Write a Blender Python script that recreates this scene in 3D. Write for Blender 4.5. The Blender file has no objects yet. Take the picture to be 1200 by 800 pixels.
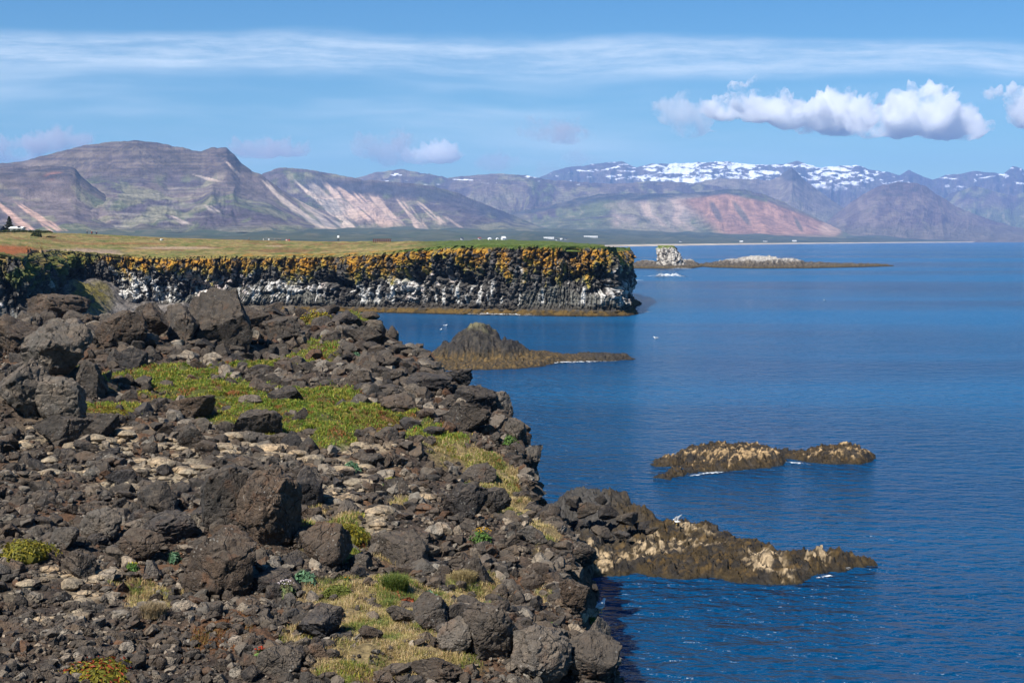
import bpy, bmesh, math, random
import numpy as np
from mathutils import Vector, Matrix
R = math.radians
random.seed(7); rng = np.random.default_rng(7)
sc = bpy.context.scene
COL = sc.collection

# ------------------------------------------------------------------ camera model
CAMZ = 12.0; F = 1667.0; HZ = 281.0
PITCH = math.atan((400 - HZ) / F)
SP, CP = math.sin(PITCH), math.cos(PITCH)
def ray(u, v):
    u = np.asarray(u, float); v = np.asarray(v, float)
    a = (u - 600) / F; b = -(v - 400) / F
    y = CP + b * SP; z = -SP + b * CP
    return a / y, z / y                     # dx/dy, dz/dy
def on_plane(u, v, z=0.0):
    ax, az = ray(u, v); y = (z - CAMZ) / az
    return np.stack([ax * y, y, np.zeros_like(y) + z], -1)
def at_depth(u, v, y):
    ax, az = ray(u, v)
    return np.stack([ax * y, np.zeros_like(ax) + y, CAMZ + az * y], -1)
def project(x, y, z):
    zz = z - CAMZ
    f = y * CP - zz * SP; up = y * SP + zz * CP
    return 600 + F * x / f, 400 - F * up / f

# ------------------------------------------------------------------ noise
_perm = np.random.default_rng(3).permutation(256); _perm = np.concatenate([_perm, _perm, _perm])
_g = np.array([[1,1,0],[-1,1,0],[1,-1,0],[-1,-1,0],[1,0,1],[-1,0,1],[1,0,-1],[-1,0,-1],[0,1,1],[0,-1,1],[0,1,-1],[0,-1,-1]], float)
def pn(x, y, z=0.0):
    x, y, z = np.broadcast_arrays(np.asarray(x, float), np.asarray(y, float), np.asarray(z, float))
    xi = np.floor(x).astype(int); yi = np.floor(y).astype(int); zi = np.floor(z).astype(int)
    xf = x - xi; yf = y - yi; zf = z - zi
    xi &= 255; yi &= 255; zi &= 255
    fx = xf**3*(xf*(xf*6-15)+10); fy = yf**3*(yf*(yf*6-15)+10); fz = zf**3*(zf*(zf*6-15)+10)
    def g(a, b, c):
        h = _perm[_perm[_perm[xi+a]+yi+b]+zi+c] % 12
        G = _g[h]
        return G[..., 0]*(xf-a)+G[..., 1]*(yf-b)+G[..., 2]*(zf-c)
    l = lambda a, b, t: a+(b-a)*t
    return l(l(l(g(0,0,0),g(1,0,0),fx), l(g(0,1,0),g(1,1,0),fx), fy),
             l(l(g(0,0,1),g(1,0,1),fx), l(g(0,1,1),g(1,1,1),fx), fy), fz)
def fbm(x, y, z=0.0, o=4, gain=.5):
    r = 0; a = 1.0
    for i in range(o):
        r = r + a*pn(np.asarray(x)*2**i+17.3*i, np.asarray(y)*2**i+5.1*i, np.asarray(z)*2**i+9.7*i); a *= gain
    return r
def ridged(x, y, z=0.0, o=4):
    r = 0; a = 1.0
    for i in range(o):
        r = r + a*(1-2*np.abs(pn(np.asarray(x)*2**i+7.3*i, np.asarray(y)*2**i+3.1*i, np.asarray(z)*2**i+1.7*i))); a *= .5
    return r/1.9
def worley(x, y, z=0.0):
    x, y, z = np.broadcast_arrays(np.asarray(x, float), np.asarray(y, float), np.asarray(z, float))
    xi = np.floor(x).astype(int); yi = np.floor(y).astype(int); zi = np.floor(z).astype(int)
    f1 = np.full(x.shape, 9.); f2 = np.full(x.shape, 9.); idd = np.zeros(x.shape, int)
    for a in (-1,0,1):
        for b in (-1,0,1):
            for c in (-1,0,1):
                h = _perm[_perm[_perm[(xi+a)&255]+((yi+b)&255)]+((zi+c)&255)]
                px = xi+a+_perm[h]/255.; py = yi+b+_perm[h+57]/255.; pz = zi+c+_perm[h+131]/255.
                d = np.sqrt((px-x)**2+(py-y)**2+(pz-z)**2)
                m = d < f1
                f2 = np.where(m, f1, np.minimum(f2, d)); idd = np.where(m, h, idd); f1 = np.where(m, d, f1)
    return f1, f2, _perm[idd+91]/255.
def ss(a, b, x):
    t = np.clip((np.asarray(x, float)-a)/(b-a), 0, 1); return t*t*(3-2*t)
def mix(a, b, t):
    t = np.asarray(t)[..., None]; return np.asarray(a)*(1-t)+np.asarray(b)*t

# ------------------------------------------------------------------ object helpers
def tag(o, label=None, cat=None, group=None, kind=None):
    if label: o['label'] = label
    if cat: o['category'] = cat
    if group: o['group'] = group
    if kind: o['kind'] = kind
    return o
def make_mesh(name, V, Fc, attrs=None, smooth=True, sharp=None):
    V = np.ascontiguousarray(V, np.float32); Fc = np.asarray(Fc, np.int32)
    me = bpy.data.meshes.new(name); k = Fc.shape[1]
    me.vertices.add(len(V)); me.vertices.foreach_set('co', V.ravel())
    me.loops.add(Fc.size); me.loops.foreach_set('vertex_index', Fc.ravel())
    me.polygons.add(len(Fc)); me.polygons.foreach_set('loop_start', np.arange(0, Fc.size, k, dtype=np.int32))
    me.polygons.foreach_set('use_smooth', np.full(len(Fc), smooth, bool))
    me.update(calc_edges=True)
    for n, a in (attrs or {}).items():
        a = np.asarray(a, np.float32)
        if a.ndim == 2:
            if a.shape[1] == 3: a = np.concatenate([a, np.ones((len(a), 1), np.float32)], 1)
            at = me.attributes.new(n, 'FLOAT_COLOR', 'POINT'); at.data.foreach_set('color', np.ascontiguousarray(a).ravel())
        else:
            at = me.attributes.new(n, 'FLOAT', 'POINT'); at.data.foreach_set('value', a)
    if sharp: me.set_sharp_from_angle(angle=R(sharp))
    me.validate()
    return me
def link(name, me, mat=None, parent=None, loc=None):
    o = bpy.data.objects.new(name, me); COL.objects.link(o)
    if mat is not None and me is not None and not me.materials: me.materials.append(mat)
    if parent is not None: o.parent = parent
    if loc is not None: o.location = loc
    return o
def empty(name, loc=(0,0,0), rz=0):
    o = bpy.data.objects.new(name, None); COL.objects.link(o); o.location = loc; o.rotation_euler = (0,0,rz)
    o.empty_display_size = .2
    return o
def grid_faces(nr, nc):
    i = np.arange((nr-1)*(nc-1)); r = i//(nc-1); c = i % (nc-1); a = r*nc+c
    return np.stack([a, a+1, a+nc+1, a+nc], 1)
class MB:                                   # collects pieces of ONE part
    def __init__(s): s.v = []; s.f = []; s.n = 0
    def add(s, V, Fc):
        s.v += [tuple(p) for p in V]; s.f += [tuple(i+s.n for i in q) for q in Fc]; s.n += len(V)
    def box(s, c, d, rz=0):
        x, y, z = (k/2 for k in d); ca, sa = math.cos(rz), math.sin(rz)
        V = [(c[0]+a*x*ca-b*y*sa, c[1]+a*x*sa+b*y*ca, c[2]+e*z) for a in (-1,1) for b in (-1,1) for e in (-1,1)]
        s.add(V, [(0,1,3,2),(4,6,7,5),(0,4,5,1),(2,3,7,6),(0,2,6,4),(1,5,7,3)])
    def tube(s, pts, rad, n=7):
        pts = [Vector(p) for p in pts]; V = []; Fc = []
        for i, p in enumerate(pts):
            t = (pts[min(i+1, len(pts)-1)]-pts[max(i-1, 0)]).normalized()
            a = t.cross(Vector((0,0,1)) if abs(t.z) < .9 else Vector((1,0,0))).normalized(); b = t.cross(a)
            r = rad[i] if hasattr(rad, '__len__') else rad
            for k in range(n):
                w = 2*math.pi*k/n; V.append(p+a*r*math.cos(w)+b*r*math.sin(w))
        for i in range(len(pts)-1):
            for k in range(n): Fc.append((i*n+k, i*n+(k+1) % n, (i+1)*n+(k+1) % n, (i+1)*n+k))
        Fc.append(tuple(range(n))[::-1]); Fc.append(tuple((len(pts)-1)*n+k for k in range(n)))
        s.add(V, Fc)
    def build(s, name, mat, parent=None, smooth=False, loc=None):
        me = bpy.data.meshes.new(name); me.from_pydata(s.v, [], s.f); me.update()
        if smooth:
            for p in me.polygons: p.use_smooth = True
        return link(name, me, mat, parent, loc)

# ------------------------------------------------------------------ materials
def newmat(name):
    m = bpy.data.materials.new(name); m.use_nodes = True; nt = m.node_tree
    b = nt.nodes['Principled BSDF']
    return m, nt, b
class N:
    def __init__(s, nt): s.nt = nt
    def n(s, t, **kw):
        nd = s.nt.nodes.new(t)
        for k, v in kw.items(): setattr(nd, k, v)
        return nd
    def l(s, a, b): s.nt.links.new(a, b)
    def val(s, sock, v):
        if hasattr(v, 'is_linked') or isinstance(v, bpy.types.NodeSocket): s.l(v, sock)
        else: sock.default_value = v
    def noise(s, vec, scale, detail=4, rough=.55):
        nd = s.n('ShaderNodeTexNoise'); s.val(nd.inputs['Vector'], vec); nd.inputs['Scale'].default_value = scale
        nd.inputs['Detail'].default_value = detail; nd.inputs['Roughness'].default_value = rough
        return nd.outputs['Fac']
    def voro(s, vec, scale, feat='F1'):
        nd = s.n('ShaderNodeTexVoronoi', feature=feat); s.val(nd.inputs['Vector'], vec); nd.inputs['Scale'].default_value = scale
        return nd.outputs['Distance']
    def math(s, op, a, b=0.0, c=0.0):
        nd = s.n('ShaderNodeMath', operation=op); s.val(nd.inputs[0], a); s.val(nd.inputs[1], b); s.val(nd.inputs[2], c)
        return nd.outputs[0]
    def ramp(s, v, a, b, lo=0.0, hi=1.0, smooth=True):
        nd = s.n('ShaderNodeMapRange'); nd.interpolation_type = 'SMOOTHSTEP' if smooth else 'LINEAR'
        s.val(nd.inputs['Value'], v); nd.inputs['From Min'].default_value = a; nd.inputs['From Max'].default_value = b
        nd.inputs['To Min'].default_value = lo; nd.inputs['To Max'].default_value = hi
        return nd.outputs[0]
    def mix(s, f, a, b, blend='MIX'):
        nd = s.n('ShaderNodeMix', data_type='RGBA', blend_type=blend)
        s.val(nd.inputs['Factor'], f)
        for sock, v in ((nd.inputs[6], a), (nd.inputs[7], b)):
            if isinstance(v, bpy.types.NodeSocket): s.l(v, sock)
            else: sock.default_value = (*v[:3], 1)
        return nd.outputs[2]
    def attr(s, name): return s.n('ShaderNodeAttribute', attribute_name=name)
    def mapping(s, vec, scale=(1,1,1), rot=(0,0,0)):
        nd = s.n('ShaderNodeMapping'); s.l(vec, nd.inputs['Vector']); nd.inputs['Scale'].default_value = scale
        nd.inputs['Rotation'].default_value = rot
        return nd.outputs[0]
    def pos(s): return s.n('ShaderNodeNewGeometry').outputs['Position']
    def obj(s): return s.n('ShaderNodeTexCoord').outputs['Object']
    def bump(s, h, strength, dist, bsdf, prev=None):
        nd = s.n('ShaderNodeBump'); s.l(h, nd.inputs['Height']); nd.inputs['Strength'].default_value = strength
        nd.inputs['Distance'].default_value = dist
        if prev: s.l(prev, nd.inputs['Normal'])
        if bsdf: s.l(nd.outputs[0], bsdf.inputs['Normal'])
        return nd.outputs[0]

def plain(name, col, rough=.8, var=.25, scale=6.0):
    m, nt, b = newmat(name); g = N(nt)
    f = g.noise(g.pos(), scale, 3)
    c = g.mix(f, tuple(k*(1-var) for k in col), tuple(min(1, k*(1+var)) for k in col))
    g.l(c, b.inputs['Base Color']); b.inputs['Roughness'].default_value = rough
    b.inputs['Specular IOR Level'].default_value = .25
    return m

def rock_mat(name, base=None, lichen=.5, rust=.4, k=1.0):
    """lava: mottled charcoal, vesicle pits, pale lichen specks and rusty stains. base None = read the 'tint' attribute"""
    m, nt, b = newmat(name); g = N(nt); P = g.pos()
    if base is None: c = g.attr('tint').outputs['Color']
    else:
        rnd = g.n('ShaderNodeObjectInfo').outputs['Random']
        c = g.mix(g.ramp(rnd, 0, 1, 0, 1), tuple(x*.75 for x in base), tuple(x*1.3 for x in base))
    n1 = g.noise(P, 1.6*k, 5, .6); n2 = g.noise(P, 9*k, 4, .65); n3 = g.noise(P, 38*k, 3, .6)
    c = g.mix(g.ramp(n1, .35, .7), c, g.mix(1.0, c, (1.6, 1.4, 1.2), 'MULTIPLY'))
    c = g.mix(g.ramp(n2, .35, .68, 0, .75), c, g.mix(1.0, c, (.36, .36, .38), 'MULTIPLY'))
    wp = g.n('ShaderNodeVectorMath', operation='ADD'); wn = g.n('ShaderNodeTexNoise'); wn.inputs['Scale'].default_value = 3*k; wn.inputs['Detail'].default_value = 3; g.l(P, wn.inputs['Vector']); ws = g.n('ShaderNodeVectorMath', operation='SCALE'); ws.inputs['Scale'].default_value = .35/k; g.l(wn.outputs['Color'], ws.inputs[0]); g.l(P, wp.inputs[0]); g.l(ws.outputs[0], wp.inputs[1]); Q = wp.outputs[0]
    chip = g.voro(Q, 4.2*k); edge = g.ramp(g.voro(Q, 1.9*k, 'DISTANCE_TO_EDGE'), .0, .035, 0, 1); crackm = g.math('MULTIPLY', g.math('SUBTRACT', 1.0, edge), g.ramp(n1, .42, .6))
    c = g.mix(g.math('MULTIPLY', crackm, .6), c, (.012, .011, .010))
    c = g.mix(g.ramp(g.noise(P, 2.7*k, 4, .6), .58, .72, 0, rust), c, (.13, .062, .03))
    v = g.voro(g.mapping(P, (1, 1, 1)), 13*k)
    sp = g.math('MULTIPLY', g.ramp(v, .16, .30, 1, 0), g.ramp(g.noise(P, 2.2*k, 2), .48, .66, 0, lichen))
    c = g.mix(sp, c, (.33, .31, .27))
    up = g.n('ShaderNodeSeparateXYZ'); g.l(g.n('ShaderNodeNewGeometry').outputs['Normal'], up.inputs[0])
    dust = g.math('MULTIPLY', g.ramp(up.outputs['Z'], .45, .95, 0, .55), g.ramp(n2, .4, .62))
    c = g.mix(dust, c, (.15, .118, .085))
    g.l(c, b.inputs['Base Color']); b.inputs['Roughness'].default_value = .82
    b.inputs['Specular IOR Level'].default_value = .3
    pit = g.voro(P, 26*k); h = g.math('ADD', g.math('MULTIPLY', n2, .10), g.math('MULTIPLY', n3, .035))
    h = g.math('ADD', h, g.math('MULTIPLY', g.ramp(pit, .0, .35, 0, 1), .018)); h = g.math('ADD', h, g.math('MULTIPLY', chip, .05)); h = g.math('SUBTRACT', h, g.math('MULTIPLY', crackm, .06))
    g.bump(h, .9, 1.0/k, b)
    return m

def attr_mat(name, bump_scale=3.0, bump_dist=.15, rough=.9, mottle=.35, mscale=4.0, spec=.2, stretch=(1,1,1)):
    m, nt, b = newmat(name); g = N(nt); P = g.mapping(g.pos(), stretch)
    c = g.attr('col').outputs['Color']
    n1 = g.noise(P, mscale, 5, .65)
    c = g.mix(1.0, c, g.mix(g.ramp(n1, .3, .7), (1-mottle,)*3, (1+mottle,)*3), 'MULTIPLY')
    g.l(c, b.inputs['Base Color']); b.inputs['Roughness'].default_value = rough
    b.inputs['Specular IOR Level'].default_value = spec
    g.bump(g.noise(P, bump_scale, 6, .65), 1.0, bump_dist, b)
    return m

def leaf_mat(name, spec=.25, trans=.25):
    m, nt, b = newmat(name); g = N(nt)
    c = g.attr('tint').outputs['Color']
    g.l(c, b.inputs['Base Color']); b.inputs['Roughness'].default_value = .6; b.inputs['Specular IOR Level'].default_value = spec
    t = g.n('ShaderNodeBsdfTranslucent'); g.l(c, t.inputs['Color'])
    mx = g.n('ShaderNodeMixShader'); mx.inputs[0].default_value = trans
    g.l(b.outputs[0], mx.inputs[1]); g.l(t.outputs[0], mx.inputs[2]); g.l(mx.outputs[0], nt.nodes['Material Output'].inputs['Surface'])
    return m
M_LEAF = leaf_mat('leaf')
M_RUBBLE = rock_mat('rubble_rock', None, lichen=.35, rust=.35)
M_ROCK = {
    'dark grey': rock_mat('dark_grey_lava', (.049, .042, .035), .5, .4),
    'brown': rock_mat('brown_lava', (.060, .045, .033), .5, .5),
    'grey': rock_mat('grey_lava', (.092, .081, .068), .6, .3),
    'black': rock_mat('black_lava', (.036, .033, .032), .3, .2),
}

# ------------------------------------------------------------------ foreground terrace
EY = np.array([-20, 0, 12, 20.9, 26, 29.4, 37.5, 45, 54, 62, 78, 91, 112, 130])
EX = np.array([4.5, 3.2, 2.0, 1.5, 1.4, 1.4, .8, .38, -.45, -2.7, -5.9, -8.5, -11.8, -13.6])
BX = np.array([-80, -45, -30, -20, -10, -5, 5]); BY = np.array([84, 86, 88, 92, 100, 104, 104])
def xedge(y): return np.interp(y, EY, EX)+.45*pn(np.asarray(y)*.33, 3.3)+.22*pn(np.asarray(y)*1.1, 8.1)
BUMPS = []      # world bumps: x, y, rx, ry, height
def H(x, y):
    x = np.asarray(x, float); y = np.asarray(y, float)
    s = xedge(y)-x
    b = 6.35+.42*fbm(x*.13, y*.13, 0, 3)+.16*fbm(x*.6, y*.6, 4, 3)
    b = b+.75*ss(66, 92, y)+.45*ss(0, -14, x)*ss(75, 30, y)
    for (px, py, rx, ry, h) in BUMPS: b = b+h*np.exp(-((x-px)/rx)**2-((y-py)/ry)**2)
    b = np.maximum(b, 10.45-.27*np.hypot(x, y)) 
    b = b-.75*np.exp(-(np.maximum(s, 0)/2.6)**1.5)
    f = ss(.35, -1.3, s); b = b*(1-f)-2.2*f
    q = np.interp(x, BX, BY)+1.5*pn(x*.2, 1.7)-y
    f2 = ss(.5, -4.5, q); b = b*(1-f2)-2.2*f2
    return b
_DD = np.concatenate([np.arange(9, 40, .12), np.arange(40, 112, .3)])
def hit(u, v):
    ax, az = ray(u, v); ax = np.atleast_1d(ax)[:, None]; az = np.atleast_1d(az)[:, None]
    m = CAMZ+az*_DD <= H(ax*_DD, np.broadcast_to(_DD, (len(ax), len(_DD))))
    out = np.where(m.any(1), _DD[m.argmax(1)], 112.0)
    return np.stack([ax[:,0]*out, out, H(ax[:,0]*out, out)], -1)
def hit1(u, v): return hit(np.array([u]), np.array([v]))[0]
_bp = [(60, 470, 1.9, 2.6, 1.1), (20, 500, 1.8, 2.2, .8), (120, 420, 4, 5, .9), (20, 400, 5, 6, .9), (230, 405, 3.5, 5, .7),
       (480, 440, 2.0, 9, .6), (540, 474, 1.3, 4, .25), (290, 640, 1.2, 1.2, .5), (600, 770, 1.0, 1.6, .35), (395, 395, 2.2, 6, .6)]
_tmp = [(*hit1(u, v)[:2], rx, ry, h) for (u, v, rx, ry, h) in _bp]
BUMPS += _tmp

# plant cover, given as ellipses on the ground (photo pixels -> ground points)
PATCH = [  # u, v, ru, rv, kind  (g green, y yellow-green moss, d dry grass, r reddish)
    (175,447,62,18,'g'),(215,440,34,18,'g'),(270,468,48,14,'g'),(300,488,52,18,'g'),(380,475,46,16,'g'),(410,492,58,18,'g'),
    (455,500,34,10,'r'),(500,512,26,9,'g'),(470,497,22,7,'r'),(385,515,28,12,'g'),(130,484,34,9,'y'),
    (362,424,30,14,'g'),(450,374,22,8,'d'),(488,409,28,7,'d'),(540,535,44,17,'d'),(572,562,30,18,'d'),(600,600,26,15,'d'),(600,560,22,10,'d'),
    (398,634,34,24,'y'),(392,622,26,18,'d'),(440,694,74,24,'d'),(420,720,52,22,'d'),(470,735,60,26,'d'),(450,765,66,22,'d'),(495,700,40,20,'d'),
    (545,680,22,16,'d'),(520,775,28,14,'d'),(560,705,26,20,'d'),(640,705,14,10,'d'),(175,710,26,14,'d'),(235,690,22,14,'d'),(262,745,34,20,'r'),(290,730,16,16,'r'),
    (410,790,40,8,'g'),(463,685,22,14,'g'),(395,697,18,8,'g'),(545,590,20,12,'d'),(470,590,16,6,'d'),(635,620,16,8,'d'),(330,505,36,10,'g'),
    (680,640,14,5,'d'),(240,455,60,14,'g'),(330,475,70,16,'g'),(440,485,44,14,'y'),(530,520,26,10,'y'),(560,545,26,12,'y'),(590,575,26,12,'y'),(615,600,20,10,'d'),(505,770,50,16,'d'),(430,790,70,14,'d'),(350,745,26,14,'d'),(480,660,40,8,'d'),(365,600,20,10,'d'),(160,690,40,8,'d'),(430,375,20,5,'y'),(300,430,22,6,'y'),(520,430,10,12,'r'),(475,385,30,7,'d')]
TAN = [(180,525,190,30),(380,530,110,22),(60,710,62,28),(90,680,50,16),(150,560,120,22),(420,575,90,26),(430,610,40,12)]
_pw = []
for (u, v, ru, rv, k) in PATCH:
    p = hit1(u, v); n = hit1(u, v+rv); f = hit1(u, max(v-rv, 352))
    _pw.append((p[0], p[1], 1.12*ru*p[1]/F, max(.25, (f[1]-n[1])/2), k))
_tw = []
for (u, v, ru, rv) in TAN:
    p = hit1(u, v); n = hit1(u, v+rv); f = hit1(u, v-rv)
    _tw.append((p[0], p[1], ru*p[1]/F, (f[1]-n[1])/2))
def cover(x, y):
    """0..1 masks of plant cover by kind and of the pale moss crust"""
    d = {k: np.zeros(np.shape(x)) for k in 'gydr'}
    w = .38*fbm(np.asarray(x)*1.1, np.asarray(y)*.8, 2, 3)
    for (px, py, rx, ry, k) in _pw:
        q = np.sqrt(((x-px)/rx)**2+((y-py)/ry)**2)+w*1.7
        d[k] = np.maximum(d[k], ss(1.1, .75, q))
    t = np.zeros(np.shape(x))
    for (px, py, rx, ry) in _tw:
        t = np.maximum(t, ss(1.15, .5, np.sqrt(((x-px)/rx)**2+((y-py)/ry)**2)))
    t = t*ss(-.15, .3, fbm(np.asarray(x)*.9+9, np.asarray(y)*.6, 6, 3)+.12)
    return d, t

def Hm(x, y, c=None):
    z = H(x, y); k = np.clip(np.hypot(x, y)/60, .25, 1.2)
    if c is None: c = cover(x, y)[0]
    return z+ss(-1, 1, z)*(.16*k*fbm(x*2.1, y*2.1, 3, 4)+.05*ridged(x*4, y*4, 1, 2)*k)+np.maximum(c['g'], c['y'])*k*(.10+.10*fbm(x*3, y*2.2, 12, 3))
def build_terrace():
    th = np.linspace(R(-32), R(14), 620)
    d = 1/np.linspace(1/6.0, 1/116.0, 640)
    T, D = np.meshgrid(th, d); x = D*np.sin(T); y = D*np.cos(T)
    z = H(x, y)
    k = np.clip(D/60, .25, 1.2)
    c, t = cover(x, y); z = Hm(x, y, c)
    soil = mix((.05,.038,.03), (.085,.06,.042), ss(-.3, .4, fbm(x*.5, y*.5, 8, 4)))
    soil = mix(soil, (.13,.066,.032), ss(.0, .4, fbm(x*.35+4, y*.35, 1, 3))*.7)
    soil = mix(soil, (.30,.245,.165), t*.75)
    soil = mix(soil, mix((.08,.09,.02), (.12,.075,.03), ss(-.1, .4, fbm(x*1.5, y*1.2, 14, 3))), c['g']); soil = mix(soil, (.14,.125,.022), c['y'])
    soil = mix(soil, (.20,.15,.07), c['d']*.9); soil = mix(soil, (.12,.055,.022), c['r']*.9)
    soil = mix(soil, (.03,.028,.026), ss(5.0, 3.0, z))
    V = np.stack([x, y, z], -1).reshape(-1, 3)
    me = make_mesh('rubble_ground', V, grid_faces(*x.shape)[:, ::-1], {'col': soil.reshape(-1, 3)})
    o = link('ground', me, attr_mat('terrace_soil', 9, .12, .95, .5, 11))
    tag(o, kind='structure', label='dark stony lava soil of the terrace above the sea')
build_terrace()

# ---- rocks
def ico(sub):
    bm = bmesh.new(); bmesh.ops.create_icosphere(bm, subdivisions=sub, radius=1)
    V = np.array([v.co[:] for v in bm.verts]); Fc = np.array([[v.index for v in f.verts] for f in bm.faces]); bm.free()
    return V, Fc
ICO = {s: ico(s) for s in (1, 2, 3, 4, 5)}
def rock_shape(sub, seed, cuts=10, rough=.09, rounded=.0):
    r = np.random.default_rng(seed); V, Fc = ICO[sub]; V = V.copy()
    for i in range(cuts):
        n = r.normal(size=3); n[2] *= .9; n /= np.linalg.norm(n)
        dd = r.uniform(.40, .74)+rounded*.25
        q = V@n; m = q > dd
        V[m] -= np.outer((q[m]-dd)*(1-rounded*.35), n)
    if sub >= 2:
        o = r.uniform(0, 99, 3); P = V*1.3+o
        nn = fbm(P[:,0], P[:,1], P[:,2], 3)+.22*(1-rounded)*(ridged(P[:,0]*1.2, P[:,1]*1.2, P[:,2]*1.2, 3)-.4); V = V*(1+rough*1.35*nn)[:, None]
    if sub >= 3:
        P = V*2.2+o
        f1, f2, idd = worley(P[:,0], P[:,1], P[:,2])
        V = V*(1+rough*.9*(idd-.5)-rough*.9*np.exp(-((f2-f1)/.06)**2))[:, None]
        P = V*7+o; V = V*(1+rough*.55*fbm(P[:,0], P[:,1], P[:,2], 3))[:, None]
    if sub >= 5:
        P = V*16+o; V = V*(1+rough*.22*fbm(P[:,0], P[:,1], P[:,2], 3))[:, None]
    lo, hi = V.min(0), V.max(0); V = (V-(lo+hi)/2)/(hi-lo)
    return V, Fc
def rotm(r):
    q = r.normal(size=4); q /= np.linalg.norm(q); w, x, y, z = q
    return np.array([[1-2*(y*y+z*z), 2*(x*y-z*w), 2*(x*z+y*w)],[2*(x*y+z*w), 1-2*(x*x+z*z), 2*(y*z-x*w)],[2*(x*z-y*w), 2*(y*z+x*w), 1-2*(x*x+y*y)]])

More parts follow.
